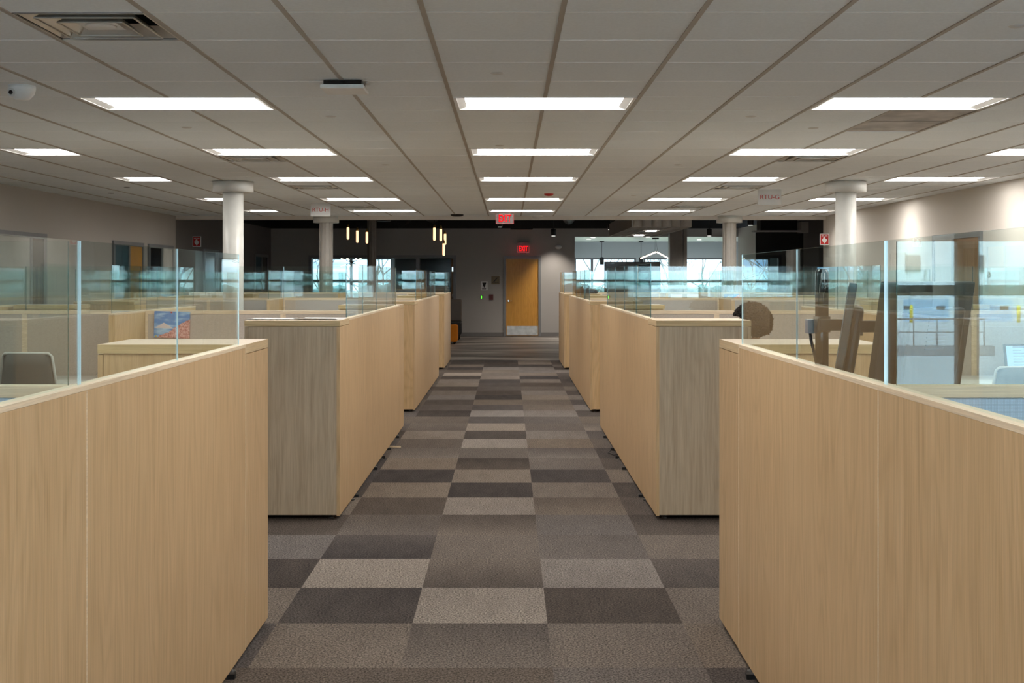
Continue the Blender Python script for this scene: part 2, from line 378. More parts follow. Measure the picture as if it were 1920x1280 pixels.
# floor: one face per carpet tile, tone read from the photograph where it shows
TX0, TY0 = .177, 5.337
tones = {  # row index: tones for columns L2, L1, C, R, R2 as (near, far)
 -2: [(.2,.2), (.5,.5), (.3,.4), (.4,.4), (.2,.2)],
 -1: [(.3,.3), (.35,.35), (.30,.35), (.45,.45), (.1,.15)],
  0: None}
R_ = {
 -1: ['.2', '.6/.55', '.55/.3', '.5', '.45'], 0: ['.5', '.2/.15', '.8/.72', '.1', '.42'], 1: ['.08', '.82/.75', '.2/.45', '.62', '.15/.25'],
 2: ['.5', '.03/.2', '.45', '.45/.35', '.45'], 3: ['.15', '.42', '.5/.2', '.38', '.2/.08'], 4: ['.6', '.22', '.72', '.45/.2', '.2'],
 5: ['.2', '.55', '.03/.06', '.5', '.08'], 6: ['.15', '.06', '.62', '.04', '.5'], 7: ['.15', '.6', '.22/.02', '.5', '.2'],
 8: ['.3', '.6/.42', '.42', '.6/.25', '.1'], 9: ['.2', '.35', '.8', '.5', '.35'], 10: ['.1', '.62', '.12', '.58', '.3'],
 11: ['.3', '.35/.5', '.75', '.35', '.7/.3'], 12: ['.4', '.4', '.22', '.3', '.4'], 13: ['.3', '.08', '.65', '.6', '.15'],
 14: ['.3', '.25', '.15', '.45', '.6'], 15: ['.3', '.2', '.45', '.4', '.2'], 16: ['.3', '.6', '.03', '.6', '.6'],
 17: ['.3', '.55', '.12', '.62', '.2'], 18: ['.1', '.2', '.25', '.4', '.5'], 19: ['.5', '.6', '.2', '.15', '.2'],
 20: ['.5', '.65', '.12', '.5', '.08'], 21: ['.3', '.12', '.62', '.08', '.15'], -2: ['.3', '.3/.35', '.35/.3', '.45/.4', '.1'], 22: ['.3', '.85', '.55', '.62', '.2'],
 23: ['.3', '.3', '.62', '.55', '.6'], 24: ['.3', '.1', '.65', '.55', '.08'], 25: ['.3', '.55', '.08', '.1', '.4'], 26: ['.3', '.15', '.1', '.6', '.2'], 27: ['.3', '.15', '.1', '.5', '.2']}
rf = random.Random(3)
bm = bmesh.new(); lay = bm.loops.layers.float_color.new('tone')
i0 = math.floor((XL-TX0)/TS); i1 = math.ceil((XR-TX0)/TS); j0 = math.floor((YR-TY0)/TS); j1 = int((22.25-TY0)/TS)+1
for j in range(j0, j1+1):
    for i in range(i0, i1+1):
        x0 = max(XL, TX0+i*TS); x1 = min(XR+.0, TX0+(i+1)*TS); y0 = max(YR, TY0+j*TS); y1 = min(22.3, TY0+(j+1)*TS)
        if x1 <= x0+1e-4 or y1 <= y0+1e-4: continue
        a = rf.choice([.08, .15, .3, .45, .55, .65]); b = a+rf.choice([0, 0, 0, .15, -.12]); hue = rf.random()
        if j in R_ and -3 <= i <= 1+0:
            t = R_[j][i+3] if i+3 < 5 else None
            if t:
                q = [float(z) for z in t.split('/')]; a = q[0]; b = q[-1]
        lr = rf.choice([0, 0, 0, .08, -.08])
        f = bm.faces.new([bm.verts.new(p) for p in ((x0, y0, 0), (x1, y0, 0), (x1, y1, 0), (x0, y1, 0))])
        for l, v in zip(f.loops, (a, a+lr, b+lr, b)): l[lay] = (max(0, min(1, v)), hue, 0, 1)
me = bpy.data.meshes.new('floor'); bm.to_mesh(me); bm.free(); me.materials.append(M['carpet'])
fl = bpy.data.objects.new('floor', me); C.objects.link(fl); struct(fl)
m = MB(); m.box(XL-.2, 8.0, 22.3, YE, -.03, 0.0); struct(m.build('floor', 'streak'))
m = MB(); m.box(XR, 8.0, YR, 22.3, -.03, -.001); m.box(XL-.3, XL, YR, 22.3, -.03, -.001); m.box(XL-.3,8.0,YR,22.3,-.06,-.035); struct(m.build('floor', 'streak'))

# ceiling grid with the cells of lights and diffusers left open
def cx(k): return GX0+k*TS
def cy(k): return GY0+k*TS
lightrows = [-11, -6, 0, 5, 10, 16, 21]
lights = []   # (col k0, cells wide, row)
for r in lightrows:
    for k0 in (-4, 0, 4): lights.append((k0, 2, r))
    lights.append((8, 2, r)); lights.append((-7, 1, r))
diffs = [(-3, -4), (-4, 6), (5, 6), (-4, 12), (5, 12), (-4, 19), (5, 19)]
returns = [(5, 1, 1, 2)]
open_ = set()
for k0, wd, r in lights:
    for q in range(wd): open_.add((k0+q, r))
for d in diffs: open_.add(d)
for k0, r, a, b in returns:
    for q in range(a):
        for s in range(b): open_.add((k0+q, r+s))
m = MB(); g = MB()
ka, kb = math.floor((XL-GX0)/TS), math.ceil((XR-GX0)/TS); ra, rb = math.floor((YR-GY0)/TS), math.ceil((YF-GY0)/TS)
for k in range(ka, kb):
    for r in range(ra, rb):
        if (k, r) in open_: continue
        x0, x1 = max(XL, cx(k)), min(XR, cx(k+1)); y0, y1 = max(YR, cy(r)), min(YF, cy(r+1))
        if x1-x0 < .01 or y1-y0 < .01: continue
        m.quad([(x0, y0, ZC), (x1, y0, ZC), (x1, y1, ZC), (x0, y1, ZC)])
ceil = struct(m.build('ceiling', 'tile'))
for k in range(ka, kb+1):
    x = cx(k)
    if XL < x < XR:
        y = YR
        segs = []
        for r in range(ra, rb):
            blocked = any(k0 < k < k0+wd and rr == r for k0, wd, rr in lights)
            if not blocked: segs.append((max(YR, cy(r)), min(YF, cy(r+1))))
        for a, b in segs: g.box(x-.012, x+.012, a, b, ZC-.005, ZC+.009)
for r in range(ra, rb+1):
    y = cy(r)
    if YR < y < YF: g.box(XL, XR, y-.004, y+.004, ZC-.0014, ZC+.009, mi=1)
g.build('ceiling_grid', ['tbar', 'tline'], ceil)
# plenum lid above the tiles stops sky from leaking in
m = MB(); m.box(XL-.2, XR+2, YR, YC, 3.2, 3.24); struct(rename(m.build('ceiling', 'black'), 'ceiling.010'))
# black open deck beyond the bulkhead
m = MB(); m.box(XL-.2, 8.0, YC, YE+.2, 3.45, 3.5); struct(m.build('ceiling', 'black'))
m = MB(); m.box(XL, 8.0, YF, YC, 2.656, 3.45); struct(rename(m.build('trim_1', 'wallR'), 'trim_1'))

# walls
def wall(name, mat, *b):
    m = MB()
    for q in b: m.box(*q)
    return struct(m.build(name, mat))
wall('wall_left', 'wallL', (XL-.12, XL, YR, YF, 0, 3.2))
wall('wall_left', 'wallD', (XL-.12, XL, YF, YB, 0, 2.86))
wall('wall_left', 'black', (XL-.12, XL, YF, YB, 2.86, 3.45))
wall('wall_right', 'wallR', (XR, XR+.12, YR, YC, 0, 3.2))
wall('wall_right', 'wallR', (6.1, 6.22, 29.05, YB, 0, 2.86))
wall('wall_back', 'wallB', (XL, -5.25, YB, YB+.12, 0, 2.86), (-5.25, -1.42, YB, YB+.12, 2.10, 2.86), (-1.42, -.12, YB, YB+.12, 0, 2.86), (-.12, .84, YB, YB+.12, 2.10, 2.86), (.84, 1.77, YB, YB+.12, 0, 2.86), (1.77, 6.1, YB, YB+.12, 2.64, 2.86))
wall('wall_back', 'black', (XL, 8.0, YB, YB+.12, 2.86, 3.45))
# dark recess on the right beyond the ceiling: charcoal wall, black panels painted in for unlit openings, pale ledge
wall('wall_right', 'wallD', (7.22, 8.0, 28.9, 29.0, 0, 3.0), (6.1, 8.0, 29.0, 29.05, 0, 3.45), (7.9, 8.0, YC, 29.0, 0, 3.45), (XR+.12, 8.0, YC, YC+.1, 0, 3.45))
m = MB(); m.box(6.06, 7.22, 28.93, 28.99, .3, 2.66); m.box(6.18, 7.08, 28.95, 28.99, 2.71, 2.98)
o = tag(m.build('unlit_opening_panel', 'black', at=(6.6, 28.96, .3)), 'black panels for unlit openings in the dark recess beyond the right wall', 'cabinet')
m = MB(); m.box(5.95, 7.07, 28.6, 28.92, 2.665, 2.70); m.box(7.07, 7.24, 28.5, 28.92, 2.64, 2.90)
struct(m.build('trim_2', 'wallB'))

# exterior wall with its windows, seen through the two back rooms
zs, zt, zr = .9, 2.15, 1.45
wins = [(-5.95, -3.5, [-4.75]), (2.0, 3.86, [2.53]), (4.09, 6.5, [5.2])]
b = []; x = -6.5
for a, c_, _ in wins:
    b.append((x, a, YE, YE+.15, 0, 3.45)); b.append((a, c_, YE, YE+.15, 0, zs)); b.append((a, c_, YE, YE+.15, zt, 3.45)); x = c_
b.append((x, 8.2, YE, YE+.15, 0, 3.45))
wall('wall_back', 'wallC', *b)
def window(n, a, c_, ms, Y, flip=1, frame='hmetal'):
    r = bpy.data.objects.new('window_%d' % n, None); C.objects.link(r); r.location = ((a+c_)/2, Y, zs); r['kind'] = 'structure'
    m = MB(); y0, y1 = Y-.03, Y+.06
    m.box(a, a+.05, y0, y1, zs, zt); m.box(c_-.05, c_, y0, y1, zs, zt); m.box(a+.05, c_-.05, y0, y1, zs, zs+.05); m.box(a+.05, c_-.05, y0, y1, zt-.05, zt)
    m.box(a+.05, c_-.05, y0+.004, y1-.004, zr-.045, zr+.045)
    for q in ms: m.box(q-.04, q+.04, y0+.002, y1-.002, zs+.05, zt-.05)
    m.build('window_frame', frame, r)
    m = MB(); m.box(a+.02, c_-.02, Y+.01, Y+.02, zs+.02, zt-.02); m.build('window_pane', 'wglass', r)
    return r
for i, (a, c_, ms) in enumerate(wins): window(i+1, a, c_, ms, YE+.05)
# room partitions behind the back wall
wall('wall_back', 'wallC', (1.6, 1.77, YB+.12, YE, 0, 2.7), (7.0, 7.1, YB+.12, YE, 0, 2.7))
wall('wall_back', 'wallD', (-6.42, -6.3, YB+.12, YE, 0, 2.7), (-1.35, -1.23, YB+.12, YE, 0, 2.7), (-3.45, -1.35, YE-.1, YE-.001, 0, 2.5))
m = MB(); m.box(1.6, 7.1, YB+.12, YE, 2.64, 2.68); struct(m.build('ceiling', 'whitem'))
m = MB(); m.box(-6.42, -1.23, YB+.12, YE, 2.35, 2.40); struct(m.build('ceiling', 'wallB'))
# meeting room glazing and door frame
r = bpy.data.objects.new('window_4', None); C.objects.link(r); r.location = (-3.9, YB, 0); r['kind'] = 'structure'
m = MB(); m.box(-5.30, -5.22, YB-.03, YB+.14, 0, 2.07); m.box(-5.30, -1.38, YB-.03, YB+.14, 2.07, 2.15); m.box(-2.45, -2.35, YB-.03, YB+.14, 0, 2.07); m.box(-1.46, -1.38, YB-.03, YB+.14, 0, 2.07)
m.build('window_frame', 'hmetal', r)
m = MB(); m.box(-5.22, -2.45, YB+.05, YB+.06, .05, 2.07); m.build('window_pane', 'wglass', r)
r = bpy.data.objects.new('door_2', None); C.objects.link(r); r.location = (-1.5, YB+.1, 0); r['kind'] = 'structure'
m = MB(); m.box(-1.52, -1.475, YB+.14, YB+1.0, .02, 2.05); m.build('door_leaf', 'browndoor', r)
m = MB()
for z in (.3, 1.06, 1.78): m.box(-1.50, -1.46, YB+.115, YB+.14, z-.06, z+.06)
m.build('hinge', 'chrome', r)

# amber door in the back wall
r = bpy.data.objects.new('door_1', None); C.objects.link(r); r.location = (.365, YB, 0); r['kind'] = 'structure'
m = MB(); m.box(-.12, -.055, YB-.04, YB+.13, 0, 2.06); m.box(.80, .865, YB-.04, YB+.13, 0, 2.06); m.box(-.12, .865, YB-.04, YB+.13, 2.06, 2.13)
m.build('door_frame', 'hmetal', r)
m = MB(); m.box(-.055, .80, YB+.0, YB+.045, .01, 2.06); m.build('door_leaf', 'doorwood', r)
m = MB(); m.box(-.04, .785, YB-.008, YB, .025, .27); m.build('kick_plate', 'metal', r)
m = MB(); m.tube([(.01, YB, .94), (.01, YB-.05, .94)], .022, 12); m.tube([(.01, YB-.045, .94), (.10, YB-.045, .94)], .009, 8); m.build('door_handle', 'chrome', r)
m = MB(); m.box(XL, -5.3, YB-.012, YB, 0, .1); m.box(-1.38, -.12, YB-.012, YB, 0, .1); m.box(.865, 1.77, YB-.012, YB, 0, .1); struct(m.build('baseboard_back', 'wallD'))
m = MB(); m.box(XL, XL+.012, YR, 14.5, 0, .1); m.box(XL, XL+.012, 16.1, 18.7, 0, .1); struct(m.build('baseboard_left', 'wallD'))
m = MB(); m.box(XR-.012, XR, YR, 14.9, 0, .1); m.box(XR-.012, XR, 16.7, YC, 0, .1); struct(m.build('baseboard_right', 'wallD'))

# doors along the side walls
def sidedoor(n, X, ya, yb, leaf, rest, s, split=.6):
    r = bpy.data.objects.new('door_%d' % n, None); C.objects.link(r); r.location = (X, (ya+yb)/2, 0); r['kind'] = 'structure'
    i = X+s*.035; f = 2.15
    m = MB(); ym = ya+(yb-ya)*split
    m.box(X, i, ya, ya+.06, 0, f-.07); m.box(X, i, yb-.06, yb, 0, f-.07); m.box(X, i, ya, yb, f-.07, f); m.box(X, i, ym-.03, ym+.03, 0, f-.07)
    m.build('door_frame', 'hmetal', r)
    m = MB(); m.box(X, X+s*.02, ya+.06, ym-.03, .01, f-.07); m.build('door_leaf', leaf, r)
    m = MB(); m.box(X, X+s*.015, ym+.03, yb-.06, .05, f-.07); m.build('sidelight', rest, r)
    m = MB(); m.box(X+s*.02, X+s*.06, ya+.1, ya+.2, .95, 1.0); m.build('door_handle', 'chrome', r)
sidedoor(3, XL, 14.2, 16.07, 'curt', 'screen', 1, .72)
sidedoor(4, XL, 18.8, 20.35, 'teal', 'doorwood', 1, .5)
sidedoor(5, XL, 20.65, 22.15, 'screen', 'curt', 1, .5)
sidedoor(6, XL, 24.4, 25.6, 'screen', 'screen', 1, .8)
sidedoor(7, XL, 29.3, 30.9, 'teal', 'screen', 1, .5)
sidedoor(8, XR, 15.0, 16.7, 'browndoor', 'curt', -1, .56)

# rear wall behind the viewpoint, with the window band that lights the near bays
rw = [(-3.3, -1.0), (-.7, 1.3), (1.6, 3.90), (3.98, 5.8)]
b = [(XL, XR, YR-.15, YR, 0, .55), (XL, XR, YR-.15, YR, zt, 3.2)]; x = XL
for a, c_ in rw: b.append((x, a, YR-.15, YR, .55, zt)); x = c_
b.append((x, XR, YR-.15, YR, .55, zt))
wall('wall_rear', 'wallL', *b)
zs = .55
for i, (a, c_) in enumerate(rw): window(5+i, a, c_, [], YR-.08, frame='darkp')

# ------------------------------------------------------------------ ceiling fittings
ordn = ['first', 'second', 'third', 'fourth', 'fifth']
def troffer(k0, wd, r):
    x0, x1, y0, y1 = cx(k0)+.013, cx(k0+wd)-.013, cy(r)+.013, cy(r+1)-.013
    vis = [0, 5, 10, 16, 21]
    if r in vis:
        cname = {-4: 'in the left-hand main column', 0: 'in the centre column over the aisle', 4: 'in the right-hand main column', 8: 'in the outer column by the right wall', -7: 'in the outer column by the left wall'}[k0]
        n = vis.index(r)
        if k0 in (8, -7): n -= 1
        if n < 0: lab = 'lit ceiling panel out of sight beside the %s wall, first row' % ('right' if k0 == 8 else 'left')
        else: lab = '%s lit ceiling panel from the front %s' % (['nearest', 'second', 'third', 'fourth', 'fifth'][n], cname)
        grp = None
    else:
        lab = 'ceiling light above the viewer, %s row, %s' % ('first hidden' if r == -6 else 'second hidden', {-4: 'left main column', 0: 'centre column', 4: 'right main column', 8: 'by the right wall', -7: 'by the left wall'}[k0]); grp = 'ceiling panels overhead out of view'
    t = thing('ceiling_light', lab, 'ceiling light', ((x0+x1)/2, (y0+y1)/2, ZC), grp)
    m = MB(); fr = .022; z0, z1 = ZC-.003, ZC+.05
    m.box(x0, x1, y0, y0+fr, z0, z1); m.box(x0, x1, y1-fr, y1, z0, z1); m.box(x0, x0+fr, y0+fr, y1-fr, z0, z1); m.box(x1-fr, x1, y0+fr, y1-fr, z0, z1)
    m.box(x0, x1, y0, y1, z1, z1+.01)
    # sloping end reflectors
    for a, c_ in ((x0+fr, x0+fr+.055), (x1-fr, x1-fr-.055)):
        m.quad([(a, y0+fr, z0+.002), (c_, y0+fr, z0+.022), (c_, y1-fr, z0+.022), (a, y1-fr, z0+.002)])
    m.build('frame', 'whitem', t)
    m = MB(); m.quad([(x0+fr+.05, y0+fr, z0+.020), (x1-fr-.05, y0+fr, z0+.020), (x1-fr-.05, y1-fr, z0+.020), (x0+fr+.05, y1-fr, z0+.020)])
    m.build('diffuser', 'lens', t)
for a in lights: troffer(*a)
dl = ['large square metal air diffuser, closest one at the upper left', 'square air diffuser just beyond the second left-column ceiling panel', 'square air diffuser just beyond the second right-column ceiling panel',
      'square air diffuser just beyond the third left-column ceiling panel', 'square air diffuser just beyond the third right-column ceiling panel',
      'square air diffuser between the two farthest left-column ceiling panels', 'square air diffuser between the two farthest right-column ceiling panels']
for (k, r), lab in zip(diffs, dl):
    x0, x1, y0, y1 = cx(k)+.012, cx(k+1)-.012, cy(r)+.012, cy(r+1)-.012; xc, yc = (x0+x1)/2, (y0+y1)/2
    t = thing('air_diffuser', lab, 'air vent', (xc, yc, ZC), 'square ceiling diffusers')
    m = MB(); m.box(x0, x1, y0, y1, ZC+.12, ZC+.13)
    for a, b_, c_, d in ((x0, x0+.006, y0, y1), (x1-.006, x1, y0, y1), (x0, x1, y0, y0+.006), (x0, x1, y1-.006, y1)): m.box(a, b_, c_, d, ZC-.002, ZC+.12)
    m.build('duct_box', 'shade', t)
    for q, (ro, ri, zo, zi) in enumerate(((.292, .235, 0, .055), (.225, .165, -.004, .05), (.150, .095, -.008, .04))):
        m = MB()
        for sgn in ((1, 0), (-1, 0), (0, 1), (0, -1)):
            if sgn[0]: P = [(xc+sgn[0]*ro, yc-ro, ZC+zo), (xc+sgn[0]*ro, yc+ro, ZC+zo), (xc+sgn[0]*ri, yc+ri, ZC+zi), (xc+sgn[0]*ri, yc-ri, ZC+zi)]
            else: P = [(xc-ro, yc+sgn[1]*ro, ZC+zo), (xc+ro, yc+sgn[1]*ro, ZC+zo), (xc+ri, yc+sgn[1]*ri, ZC+zi), (xc-ri, yc+sgn[1]*ri, ZC+zi)]
            m.quad(P)
        
        rm_ = .006; zz = ZC+zo
        m.box(xc-ro, xc+ro, yc-ro, yc-ro+rm_, zz-.006, zz); m.box(xc-ro, xc+ro, yc+ro-rm_, yc+ro, zz-.006, zz); m.box(xc-ro, xc-ro+rm_, yc-ro+rm_, yc+ro-rm_, zz-.006, zz); m.box(xc+ro-rm_, xc+ro, yc-ro+rm_, yc+ro-rm_, zz-.006, zz)
        m.build('louvre', 'bronze', t)
    m = MB(); m.box(xc-.09, xc+.09, yc-.09, yc+.09, ZC+.004, ZC+.008); m.lathe((xc, yc, ZC), [(.001, -.004), (.06, -.002), (.072, .004)], 24); m.build('centre_cone', 'whitem', t)
k0, r, a, b_ = returns[0]
x0, x1, y0, y1 = cx(k0)+.012, cx(k0+a)-.012, cy(r)+.012, cy(r+b_)-.012
t = thing('return_grille', 'dusty perforated return air panel beyond the nearest right ceiling light', 'air vent', ((x0+x1)/2, (y0+y1)/2, ZC))
m = MB(); m.box(x0, x1, y0, y1, ZC+.004, ZC+.012); m.build('perforated_plate', 'perf', t)
m = MB(); m.box(x0, x1, (y0+y1)/2-.01, (y0+y1)/2+.01, ZC-.002, ZC+.004); m.build('cross_bar', 'tbar', t)

def disc(px, py, lab, cat, name, r=.045, h=.012, mat='chairp'):
    Y = ZH/(CY-py); X = (px-CX)*Y/F
    m = MB(); m.lathe((X, Y, ZC+.008), [(r, 0), (r, -h*.5), (r*.75, -h), (.005, -h*1.2)], 20)
    return tag(m.build(name, mat, at=(X, Y, ZC)), lab, cat)
ZH = F*(ZC-H)
for px, py, lab in ((932, 137, 'small round sprinkler cover above the aisle, in front of the nearest lights'), (620, 218, 'small round sprinkler cover right of the nearest left ceiling light'), (1408, 218, 'small round sprinkler cover left of the nearest right ceiling light'),
                    (350, 239, 'faint sprinkler cover behind the nearest left ceiling light'), (1525, 240, 'faint sprinkler cover behind the nearest right ceiling light'), (723, 309, 'small sprinkler cover between left and centre columns of lights'),
                    (1271, 309, 'small sprinkler cover between centre and right columns of lights'), (937, 273, 'small sprinkler cover touching the second centre light'), (1908, 49, 'sprinkler cover at the top right corner of the picture'), (238, 351, 'dark sprinkler cover near the left wall, closer of two'), (208, 362, 'dark sprinkler cover near the left wall, farther of two'),
                    (1188, 366, 'small white sprinkler cover right of the fourth centre light'), (345, 392, 'tiny sprinkler cover left of the left white column')):
    disc(px, py, lab, 'sprinkler', 'sprinkler_cover', mat='chairp' if 'dark' not in lab else 'darkp')
disc(1029, 363, 'red round smoke alarm on the ceiling right of the centre lights', 'alarm', 'smoke_alarm', .065, .035, 'red')
disc(1008, 404, 'white occupancy sensor on the ceiling edge right of the hanging exit sign', 'sensor', 'motion_sensor', .11, .045, 'whitem')
# black access point at ceiling edge
m = MB(); Yb = 21.9; m.lathe((at(857, 405, Yb)[0], Yb, ZC), [(.12, .004), (.12, -.02), (.08, -.035)], 20); tag(m.build('ceiling_speaker', 'black', at=(at(857, 405, Yb)[0], Yb, ZC)), 'small black disc fitting on the ceiling edge above the amber bulbs', 'fitting')
# wireless access point
t = thing('wireless_access_point', 'flat white rounded unit with dark backplate hung from the ceiling', 'access point', (-.972, 7.06, ZC))
m = MB(); m.box(-1.09, -.865, 6.97, 7.17, ZC-.03, ZC-.004); m.build('backplate', 'blackg', t)
m = MB(); m.box(-1.105, -.85, 6.94, 7.20, ZC-.055, ZC-.031); m.build('cover', 'whitem', t, bevel=.006)
# dome camera
Y = 7.2; X = (41-CX)*Y/F
t = thing('security_camera', 'white dome security camera on the ceiling at far left', 'camera', (X, Y, ZC))
m = MB(); m.lathe((X, Y, ZC), [(.078, .006), (.080, -.02), (.072, -.05), (.045, -.082), (.01, -.09)], 28); m.build('housing', 'whitem', t)
m = MB(); m.tube([(X-.03, Y-.05, ZC-.045), (X-.035, Y-.075, ZC-.05)], .026, 16); m.build('lens_ring', 'chairp', t)
m = MB(); m.tube([(X-.035, Y-.072, ZC-.05), (X-.036, Y-.079, ZC-.0505)], .013, 12); m.build('lens', 'blackg', t)

# hanging name boards
for txt, px, Y, side in (('RTU-H', 601, 18.6, 'left'), ('RTU-G', 1443, 15.65, 'right')):
    X = (px-CX)*Y/F
    t = thing('hanging_sign', 'white board reading %s in red, hung from the ceiling on the %s' % (txt, side), 'sign', (X, Y, ZC))
    m = MB(); m.box(X-.155, X+.155, Y-.004, Y+.004, ZC-.205, ZC+.0); m.build('board', 'pgrey', t)
    text_mesh(txt, .085, .001, 'lettering', 'redtxt', t, (X, Y-.006, ZC-.105), sx=1.05)

# exit signs
def exit_sign(X, Y, zt_, w_, h_, lab, box=False):
    t = thing('exit_sign', lab, 'exit sign', (X, Y, zt_))
    m = MB(); m.box(X-w_/2, X+w_/2, Y-.006, Y+.006, zt_-h_, zt_-.02); m.build('acrylic_panel', 'glassr', t)
    m = MB(); e = .006
    m.box(X-w_/2, X+w_/2, Y-.007, Y+.007, zt_-h_-e, zt_-h_); m.box(X-w_/2-e, X-w_/2, Y-.007, Y+.007, zt_-h_, zt_-.02); m.box(X+w_/2, X+w_/2+e, Y-.007, Y+.007, zt_-h_, zt_-.02)
    m.build('glowing_edge', 'exitdim', t)
    m = MB(); m.box(X-w_*.32, X+w_*.32, Y-.02, Y+.02, zt_-.03, zt_) if not box else m.box(X-w_*.52, X+w_*.52, Y-.03, Y+.05, zt_-.03, zt_+.06); m.build('housing', 'hmetal' if box else 'whitem', t)
    text_mesh('EXIT', h_*.95, .002, 'lettering', 'exitglow', t, (X, Y-.010, zt_-h_*.55), sx=.62, bold=.005)
    if box:
        m = MB(); m.box(X-w_*.25, X+w_*.25, Y-.02, Y+.04, zt_-h_-.05, zt_-h_-.01); m.build('lamp_head', 'hmetal', t)
    return t
m_, nt_, p_, o_ = base('red_lit_acrylic'); p_.inputs['Base Color'].default_value = (.16, .13, .13, 1); p_.inputs['Roughness'].default_value = .2; p_.inputs['Alpha'].default_value = .55
M['glassr'] = m_
M['exitdim'] = emit('red_lit_acrylic_edge', (1, .10, .10), .8)
e1 = exit_sign((946.5-CX)*21.3/F, 21.3, ZC-.005, .31, .19, 'large red EXIT sign hung from the ceiling edge above the aisle')
e2 = exit_sign((981-CX)*31.34/F, 31.34, 2.43, .30, .20, 'small red glowing EXIT sign on the wall over the amber door', box=True)
pl = bpy.data.lights.new('exit_glow', 'POINT'); pl.energy = .8; pl.color = (1, .03, .03); pl.shadow_soft_size = .08
po_ = bpy.data.objects.new('exit_glow', pl); C.objects.link(po_); po_.parent = e2; po_.location = (0, -.08, -.12)

# ------------------------------------------------------------------ columns
def column(X, Y, zt_, lab, shaft='col', flute=0, collar=True, r=.123, full=3.45):
    t = thing('round_column', lab, 'column', (X, Y, 0))
    m = MB(); m.lathe((X, Y, 0), [(r, .002), (r, zt_)], 96 if flute else 40, flute=flute, fn=9 if flute else 0, smooth=not flute); m.build('shaft', shaft, t)
    if collar: m = MB(); m.lathe((X, Y, 0), [(r+.01, zt_-.125), (.243, zt_-.125), (.243, zt_)], 48, smooth=True); m.build('collar', 'col', t, bevel=.0)
column(-3.35, 14.4, ZC-.004, 'white round column with drum collar, near left of the aisle')
column(4.11, 14.4, ZC-.004, 'white round column with drum collar, near right of the aisle')
column(-3.46, 22.46, ZC-.004, 'fluted taupe column with drum collar, beneath the left hanging board', 'colt', .05)
column(4.20, 22.46, ZC-.004, 'fluted taupe column with drum collar, left of the dark recess', 'colt', .05)
column(-3.52, 30.5, 3.40, 'dark column without collar in the far lounge, by the amber bulbs', 'colb', .04, False, .115)
m = MB(); X = (1267-CX)*30.4/F; m.box(X-.165, X+.165, 30.3, 30.62, .002, 3.4)
for q in range(5): m.box(X-.15+q*.07, X-.125+q*.07, 30.285, 30.3, .002, 3.4)
tag(m.build('square_column', 'colb', at=(X, 30.45, 0)), 'brown ribbed square column in front of the bright back room', 'column')
m = MB(); m.box(X+.19, X+.28, 30.32, 30.5, .002, 3.4); tag(m.build('pipe_chase', 'colb', at=(X+.23, 30.4, 0)), 'narrow boxed pipe chase beside the brown ribbed column', 'column')

# ------------------------------------------------------------------ cubicles
blocks = [('nearest', .76, 5.34, 3.05), ('second', 7.617, 12.28, 9.93), ('third', 13.72, 18.5, 16.0), ('farthest', 20.1, 22.3, 22.25)]
XA = {-1: 1.086, 1: .953}     # distance of the aisle faces from the camera line
ZP = 1.283; ZG = 1.655; TH = .045
XD = {-1: 3.04, 1: 2.85}; XO = {-1: 5.0, 1: 4.87}
def pane(a, parent, dark=False):
    x0, x1, y0, y1, z0, z1 = a
    m = MB(); m.box(*a)
    for f in m.bm.faces:
        n = f.normal if f.normal.length else None
        f.normal_update(); n = f.normal
        thin = 0 if (x1-x0) < (y1-y0) else 1
        f.material_index = 0 if abs(n[thin]) > .5 else (1 if (thin == 0 and not dark) else 2)
    return m.build('glass_pane', ['glass', 'edge', 'edged'], parent)
def long_panel(name, lab, X, s, y0, y1, group, panes=2, glass_=(None, None), wm='wood', foot=True):
    """board standing along the aisle direction; outer face at X, thickness inward"""
    xa, xb = X, X+s*TH
    t = thing(name, lab, 'partition', ((xa+xb)/2, (y0+y1)/2, 0), group)
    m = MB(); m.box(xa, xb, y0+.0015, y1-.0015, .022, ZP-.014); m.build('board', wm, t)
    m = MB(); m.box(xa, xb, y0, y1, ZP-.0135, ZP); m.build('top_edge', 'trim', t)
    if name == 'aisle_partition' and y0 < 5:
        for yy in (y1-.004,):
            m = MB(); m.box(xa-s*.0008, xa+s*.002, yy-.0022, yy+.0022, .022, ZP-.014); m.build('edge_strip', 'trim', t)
    for q in (.12, .88):
        yy = y0+(y1-y0)*q; xx = (xa+xb)/2-s*.012
        m = MB(); m.lathe((xx, yy, 0), [(.020, .0), (.020, .008), (.008, .010), (.008, .023)], 10); m.build('foot', 'darkp', t)
    ga, gb = glass_[0] if glass_[0] is not None else y0, glass_[1] if glass_[1] is not None else y1
    for q in range(panes):
        a = ga+(gb-ga)*q/panes+.0015; b_ = ga+(gb-ga)*(q+1)/panes-.0015
        xm = (xa+xb)/2
        pane((xm-.0022, xm+.0022, a, b_, ZP-.02, ZG), t, y0 > 5.5)
    return t
